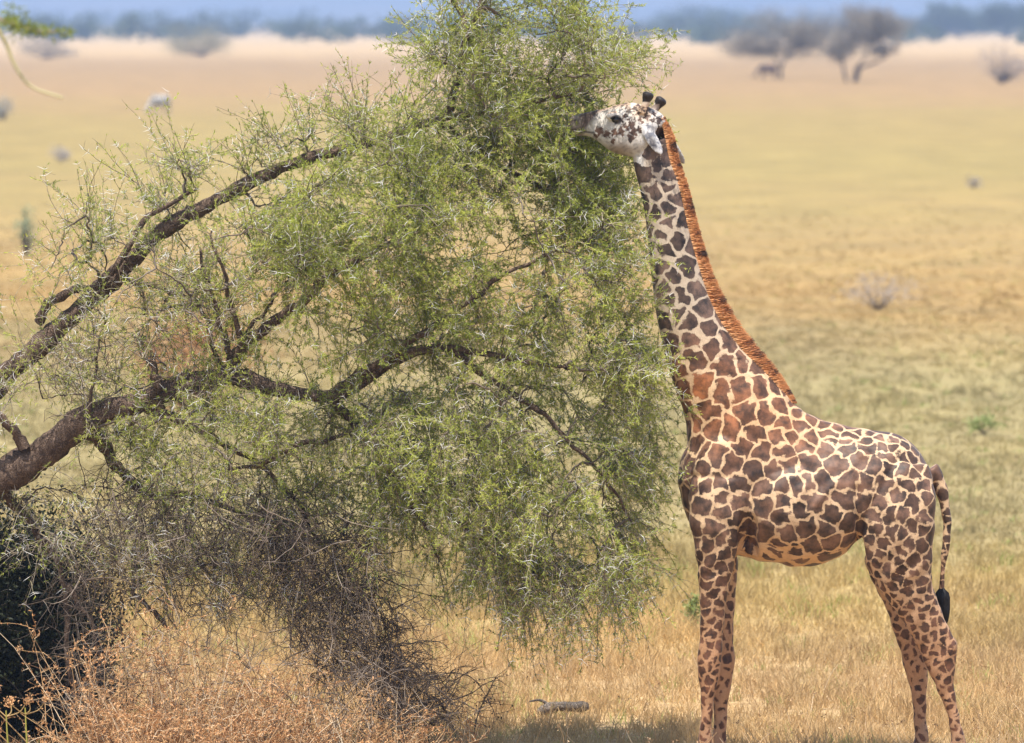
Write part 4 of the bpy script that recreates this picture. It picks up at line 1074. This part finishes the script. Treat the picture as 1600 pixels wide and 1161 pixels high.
# ------------------------------------------------------------------ plants out on the plain
def plant(name, px_, py_, wpx, hpx, n, cols, label, cat, group=None, size=.05, stems=14, wfac=.4):
    b = ground_at(px_, py_); s = b[1] / FPX; w, h = wpx * s, hpx * s
    o = empty(name, tuple(b)); tag(o, label, cat, group)
    m = tint_mat(name + '_leaf', cols, .25)
    v, f, cc, tn_ = leaf_mass(b + np.array([0, 0, h * .52]), (w / 2, w / 2, h * .45), n, size, wfac, 30, .4)
    v[:, 2] = np.maximum(v[:, 2], .01)
    g = Geo(); g.add(v, f, tn_); fo = g.build('foliage', m, o); tag(fo, kind='stuff')
    u = np.linspace(0, 1, 6)[None, :, None]; k = min(stems, len(cc))
    P = b + (cc[:k, None] - b) * u + rng.normal(0, .03 * h, (k, 6, 3)) * u * (1 - u)
    P[:, :, 2] = np.maximum(P[:, :, 2], 0)
    g = Geo(); v, f = tubes(P, np.broadcast_to(np.linspace(.02 * h, .006 * h, 6), P.shape[:2]), 5); g.add(v, f, .35); g.build('stems', M_DEAD, o)
    return o
GREEN = [(0, (.14, .17, .05)), (.6, (.24, .28, .08)), (1, (.33, .38, .14))]
GREY = [(0, (.26, .23, .21)), (.6, (.38, .34, .32)), (1, (.48, .44, .43))]
REDDRY = [(0, (.20, .08, .03)), (.6, (.42, .20, .08)), (1, (.52, .30, .14))]
OLIVE = [(0, (.17, .16, .09)), (.6, (.27, .25, .14)), (1, (.36, .33, .22))]
plant('grey_shrub', 1372, 484, 150, 60, 900, GREY, 'pale grey leafless shrub on the ochre grass behind the giraffe', 'shrub', size=.05)
plant('green_herb', 1538, 678, 56, 30, 380, GREEN, 'low bright green herb patch on the plain behind the rump', 'plant', size=.05)
plant('green_tuft', 1083, 985, 30, 55, 260, GREEN, 'small green herb tuft just left of the front legs', 'plant', size=.045)
plant('grey_clump', 1522, 295, 22, 18, 90, GREY, 'small grey clump alone on the open yellow plain', 'plant', size=.12)
plant('red_bush', 300, 655, 210, 180, 4200, REDDRY, 'blurred reddish dry bush seen between the two thick limbs', 'bush', size=.06)
plant('green_sapling', 40, 400, 34, 85, 260, [(0, (.18, .22, .12)), (.6, (.28, .34, .20)), (1, (.36, .42, .30))], 'slender blue green sapling on the plain beyond the limbs', 'plant', size=.10)
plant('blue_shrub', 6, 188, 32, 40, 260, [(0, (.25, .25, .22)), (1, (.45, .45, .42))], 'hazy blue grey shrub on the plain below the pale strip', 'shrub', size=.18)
plant('twiggy_tuft', 95, 252, 34, 22, 200, GREY, 'small faint grey tuft on the yellow plain', 'plant', size=.12)

# ------------------------------------------------------------------ trees far across the plain
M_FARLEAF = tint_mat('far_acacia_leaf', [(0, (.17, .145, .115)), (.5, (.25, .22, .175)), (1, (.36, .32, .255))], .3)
M_WOODLEAF = tint_mat('woodland_leaf', [(0, (.035, .05, .022)), (.6, (.06, .085, .035)), (1, (.10, .12, .055))], .2)
def far_tree(name, px_, py_, trunks, crowns, n, label, cat='tree', group=None, mat=None, size=.16, th=.13):
    """trunks: px polylines; crowns: (px, py, rx, ry) ellipses in photograph pixels"""
    b = ground_at(px_, py_); Y = b[1]; s = Y / FPX
    o = empty(name, tuple(b)); tag(o, label, cat, group)
    mat = mat or M_FARLEAF
    g = Geo(); gc = Geo(); ends = []
    for tl in trunks:
        P = spline(at(np.array([t_[0] for t_ in tl]), np.array([t_[1] for t_ in tl]), Y) + rng.normal(0, .02, (len(tl), 3)), 14)
        P[0, 2] = min(P[0, 2], 0)
        v, f = tubes(P[None], np.linspace(th, th * .45, 14)[None], 7); g.add(v, f); ends.append(P[-1])
    tot = sum(c[2] * c[3] for c in crowns)
    for cx_, cy_, rx, ry in crowns:
        c = at(cx_, cy_, Y + rng.normal(0, .3))
        v, f, cc, tn_ = leaf_mass(c, (rx * s, rx * s * .8, ry * s), int(1.8 * n * rx * ry / tot), size * 1.2, .5, 34, .3)
        v[:, 2] = np.maximum(v[:, 2], .02)
        gc.add(v, f, tn_)
        e = ends[int(np.argmin([np.linalg.norm(x - c) for x in ends]))] if ends else b
        u = np.linspace(0, 1, 6)[None, :, None]
        P = e + (cc[:12, None] - e) * u + rng.normal(0, .06, (12, 6, 3)) * u * (1 - u) * 4
        v, f = tubes(P, np.broadcast_to(np.linspace(th * .35, .015, 6), P.shape[:2]), 4); g.add(v, f)
    g.build('trunk', M_FARBARK, o, smooth=True)
    s_ = gc.build('crown', mat, o); tag(s_, kind='stuff')
    return o
far_tree('acacia', 1220, 123, [[(1221, 125), (1219, 108), (1213, 95), (1205, 82)], [(1219, 108), (1228, 92), (1245, 75)]],
         [(1170, 72, 48, 20), (1230, 40, 58, 30), (1170, 66, 58, 24), (1262, 60, 46, 30), (1215, 80, 64, 18), (1290, 52, 34, 32)], 6500, 'wide hazy grey acacia with one dark trunk and an animal under it')
far_tree('acacia', 1328, 128, [[(1322, 128), (1318, 110), (1316, 90), (1320, 70)], [(1334, 128), (1338, 108), (1350, 90), (1356, 70)], [(1338, 108), (1372, 96), (1385, 88)]],
         [(1345, 38, 54, 30), (1320, 64, 34, 26), (1388, 46, 38, 24), (1375, 76, 30, 14), (1308, 84, 20, 14)], 5600, 'hazy grey acacia with two slim splayed trunks on the plain')
far_tree('round_bush', 315, 88, [], [(308, 62, 54, 24), (340, 68, 28, 19), (280, 74, 32, 15)], 3600, 'round olive bush before the pale strip', 'bush', mat=tint_mat('olive_bush_leaf', OLIVE, .2))
far_tree('flat_bush', 70, 92, [], [(60, 74, 40, 16), (95, 82, 30, 9)], 1500, 'flat grey brown bush before the pale strip', 'bush')
far_tree('dark_bush', 968, 100, [], [(965, 66, 28, 34), (950, 86, 22, 14)], 1800, 'dark purple grey bush behind the crown beside the giraffe head', 'bush')
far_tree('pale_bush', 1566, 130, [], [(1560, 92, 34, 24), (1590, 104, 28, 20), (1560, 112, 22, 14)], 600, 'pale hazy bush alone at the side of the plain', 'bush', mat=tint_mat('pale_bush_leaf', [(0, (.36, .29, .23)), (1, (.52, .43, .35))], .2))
far_tree('woodland_tree', 1105, 54, [], [(1105, 30, 55, 20), (1090, 38, 40, 12), (1130, 32, 30, 16)], 2600, 'rounded blue green tree far off behind the pale strip', mat=M_WOODLEAF, size=.7, group=None)
far_tree('woodland_tree', 1500, 60, [], [(1480, 25, 42, 20), (1505, 36, 46, 20), (1455, 36, 26, 14)], 2600, 'broad dark blue tree at the near edge of the far wood', mat=M_WOODLEAF, size=.7)
far_tree('woodland_tree', 1570, 62, [], [(1565, 26, 36, 22), (1595, 30, 30, 20)], 2000, 'tall blue green tree next to the broad dark blue one', mat=M_WOODLEAF, size=.7)
# the far wood reads as one mass
gw = Geo()
for i in range(330):
    px_ = -250 + 2100 * rng.random(); py_ = 43 + 27 * rng.random() ** 1.9
    b = ground_at(px_, py_); Y = b[1]; s = Y / FPX; rx = (14 + 34 * rng.random()) * s; hy = (12 + 26 * rng.random()) * s
    v, f, cc, tn_ = leaf_mass(b + np.array([0, 0, hy * .55]), (rx, rx, hy * .5), 170, 1.2, .6, 14, .4); v[:, 2] = np.maximum(v[:, 2], .05)
    gw.add(v, f, np.clip(tn_ + rng.normal(0, .15), 0, 1))
wo = gw.build('woodland', M_WOODLEAF); tag(wo, 'far line of blue hazy woodland beyond the pale strip', 'woodland', kind='stuff')

# out of focus branch of a tree that stands nearer, beyond the frame
nb = empty('leafy_tree', (-3.9, 26.0, 0)); tag(nb, 'thin olive branch of an unseen tree hanging in out of focus', 'tree')
NBY = 26.0
gg = Geo()
P = spline(np.array([(-3.9, NBY, 0), (-3.92, NBY, 1.6), (-3.8, NBY, 3.2), (-3.5, NBY, 4.3), (-2.9, NBY, 5.0)]), 30); v, f = tubes(P[None], np.linspace(.12, .03, 30)[None], 10); gg.add(v, f); gg.build('trunk', M_BARK, nb, smooth=True)
gg = Geo()
for pts, r in (([(-2.9, 5.0), None], .02),):
    pass
A = [(-130, -60), (-40, 0), (5, 60), (22, 100), (48, 135), (98, 153)]
P = spline(at([a[0] for a in A], [a[1] for a in A], NBY), 24); P[0] = (-2.9, NBY, 5.0)
v, f = tubes(P[None], np.linspace(.012, .006, 24)[None], 6); gg.add(v, f, .95)
A = [(-40, 0), (0, 30), (30, 40), (60, 48), (105, 50)]
P2 = spline(at([a[0] for a in A], [a[1] for a in A], NBY), 20); v, f = tubes(P2[None], np.linspace(.010, .004, 20)[None], 6); gg.add(v, f, .6)
gg.build('branch', M_TWIG, nb, smooth=True)
q = np.concatenate([P2[6:][rng.integers(0, 14, 260)], P[3:8][rng.integers(0, 5, 90)], at(rng.normal(20, 12, 120), rng.normal(35, 12, 120), NBY + rng.normal(0, .05, 120))]) + rng.normal(0, .012, (470, 3))
v, f = blades(q, rng.normal(size=(470, 3)), .035, .010); gg = Geo(); gg.add(v, f, np.repeat(.05 + .3 * rng.random(470), 4)); s_ = gg.build('foliage', M_LEAF, nb); tag(s_, kind='stuff')

# ------------------------------------------------------------------ grazing animals far off
def animal(name, loc, rot, L, H, mat, label, cat, neckdown=True, mane=False):
    """four legged grazer facing -X, shoulder height H"""
    g = Geo()
    def tub(pts, rad, squash=.8):
        P = spline(np.array(pts, float), 24); R = spline(np.array(rad, float)[:, None], 24)[:, 0]
        rg = []
        for i in range(24):
            T = nrm(P[min(i + 1, 23)] - P[max(i - 1, 0)]); A = nrm(np.cross(T, (0, 1, 0))); th = np.linspace(0, 2 * np.pi, ell_n, endpoint=False)
            rg.append(P[i] + R[i] * (np.cos(th)[:, None] * A + squash * np.sin(th)[:, None] * np.array([0, 1, 0])))
        rings_geo(g, rg)
    tub([(-.50 * L, 0, .80 * H), (-.30 * L, 0, .74 * H), (0, 0, .70 * H), (.28 * L, 0, .76 * H), (.47 * L, 0, .80 * H)], [.14 * H, .25 * H, .27 * H, .25 * H, .12 * H])
    hd = (-.92 * L, 0, .30 * H) if neckdown else (-.85 * L, 0, 1.12 * H)
    nk = (-.70 * L, 0, .62 * H) if neckdown else (-.66 * L, 0, 1.08 * H)
    tub([(-.42 * L, 0, .82 * H), nk, hd], [.18 * H, .12 * H, .085 * H], .7)
    mz = (hd[0] - .10 * L, 0, hd[2] - .20 * H)
    tub([(hd[0] + .03, 0, hd[2] + .05), hd, mz], [.08 * H, .10 * H, .055 * H], .75)
    for s in (-1, 1):
        tub([(-.33 * L, s * .13 * H, .66 * H), (-.34 * L, s * .13 * H, .38 * H), (-.33 * L, s * .13 * H, .2 * H), (-.35 * L, s * .13 * H, 0)], [.13 * H, .065 * H, .04 * H, .05 * H])
        tub([(.36 * L, s * .13 * H, .70 * H), (.34 * L, s * .13 * H, .45 * H), (.42 * L, s * .13 * H, .34 * H), (.39 * L, s * .13 * H, 0)], [.17 * H, .085 * H, .05 * H, .05 * H])
        tub([(hd[0] + .02, s * .06, hd[2] + .08), (hd[0] + .05, s * .09, hd[2] + .16 * H), (hd[0] + .05, s * .11, hd[2] + .2 * H)], [.03, .035, .012])
    tub([(.48 * L, 0, .82 * H), (.54 * L, 0, .65 * H), (.54 * L, 0, .38 * H)], [.04, .025, .03])
    t_ = mesh_obj('t', np.concatenate(g.V), g.F, None); t_.data.materials.clear()
    m_ = t_.modifiers.new('r', 'REMESH'); m_.mode = 'VOXEL'; m_.voxel_size = .03
    m_ = t_.modifiers.new('s', 'SMOOTH'); m_.iterations = 4
    me_ = bpy.data.meshes.new_from_object(t_.evaluated_get(bpy.context.evaluated_depsgraph_get())); bpy.data.objects.remove(t_)
    me_.materials.clear(); me_.materials.append(mat); me_.polygons.foreach_set('use_smooth', np.ones(len(me_.polygons), bool))
    root = empty(name, tuple(loc)); root.rotation_euler = (0, 0, rot); tag(root, label, cat)
    b_ = bpy.data.objects.new('body', me_); C.objects.link(b_); b_.parent = root
    # crest of mane hair
    m = 500; t = rng.random(m)[:, None]
    a = np.array([-.42 * L, 0, .95 * H]); c = np.array([hd[0] + .05, 0, hd[2] + .1 * H])
    p = a + (c - a) * t + np.array([0, 0, .06 * H]) * np.sin(t * np.pi) + rng.normal(0, .015, (m, 3))
    v_, f_ = blades(p, np.array([0.15, 0, 1]) + rng.normal(0, .3, (m, 3)), .12, .03)
    hm = mesh_obj('mane', v_, [f_], mat); hm.parent = root
    return root
n = N('zebra_coat')
wv = n.node('ShaderNodeTexWave', wave_type='BANDS', bands_direction='X'); n.put(wv.inputs[0], n.obj()); wv.inputs['Scale'].default_value = 3.4; wv.inputs['Distortion'].default_value = 2.0; wv.inputs['Detail'].default_value = 1.0
M_ZEBRA = n.principled(n.ramp(wv.outputs['Fac'], [(.40, (.03, .027, .025)), (.50, (.66, .62, .56))]), .7, .2)
n = N('dark_hide'); M_HIDE = n.principled(n.ramp(n.noise(n.obj(), 5.0), [(.3, (.07, .045, .03)), (.7, (.14, .085, .055))]), .7, .2)
animal('zebra', ground_at(252, 180), math.radians(58), 1.35, 1.05, M_ZEBRA, 'lone striped zebra grazing far out on the open plain', 'zebra')
animal('wildebeest', ground_at(1201, 124), math.radians(35), 1.5, 1.25, M_HIDE, 'dark brown antelope standing in the shade of the wide acacia', 'antelope')

# ------------------------------------------------------------------ hazy air
hz = empty('tmp'); bpy.data.objects.remove(hz)
x0, x1, y0, y1, z0, z1 = -12000, 12000, -1800, 14000, -12, 330
V8 = [(x, y, z) for z in (z0, z1) for y in (y0, y1) for x in (x0, x1)]
F8 = np.array([(0, 2, 3, 1), (4, 5, 7, 6), (0, 1, 5, 4), (2, 6, 7, 3), (0, 4, 6, 2), (1, 3, 7, 5)])
n = N('haze_air')
pv = n.node('ShaderNodeVolumePrincipled')
pv.inputs['Color'].default_value = (0.47, 0.62, 0.90, 1)
pv.inputs['Density'].default_value = 0.00035
pv.inputs['Anisotropy'].default_value = 0.0
n.t.links.new(pv.outputs[0], n.out.inputs['Volume'])
haze = mesh_obj('haze', V8, [F8], n.m)
tag(haze, 'thin blue haze hanging over the whole plain', 'haze', kind='stuff')
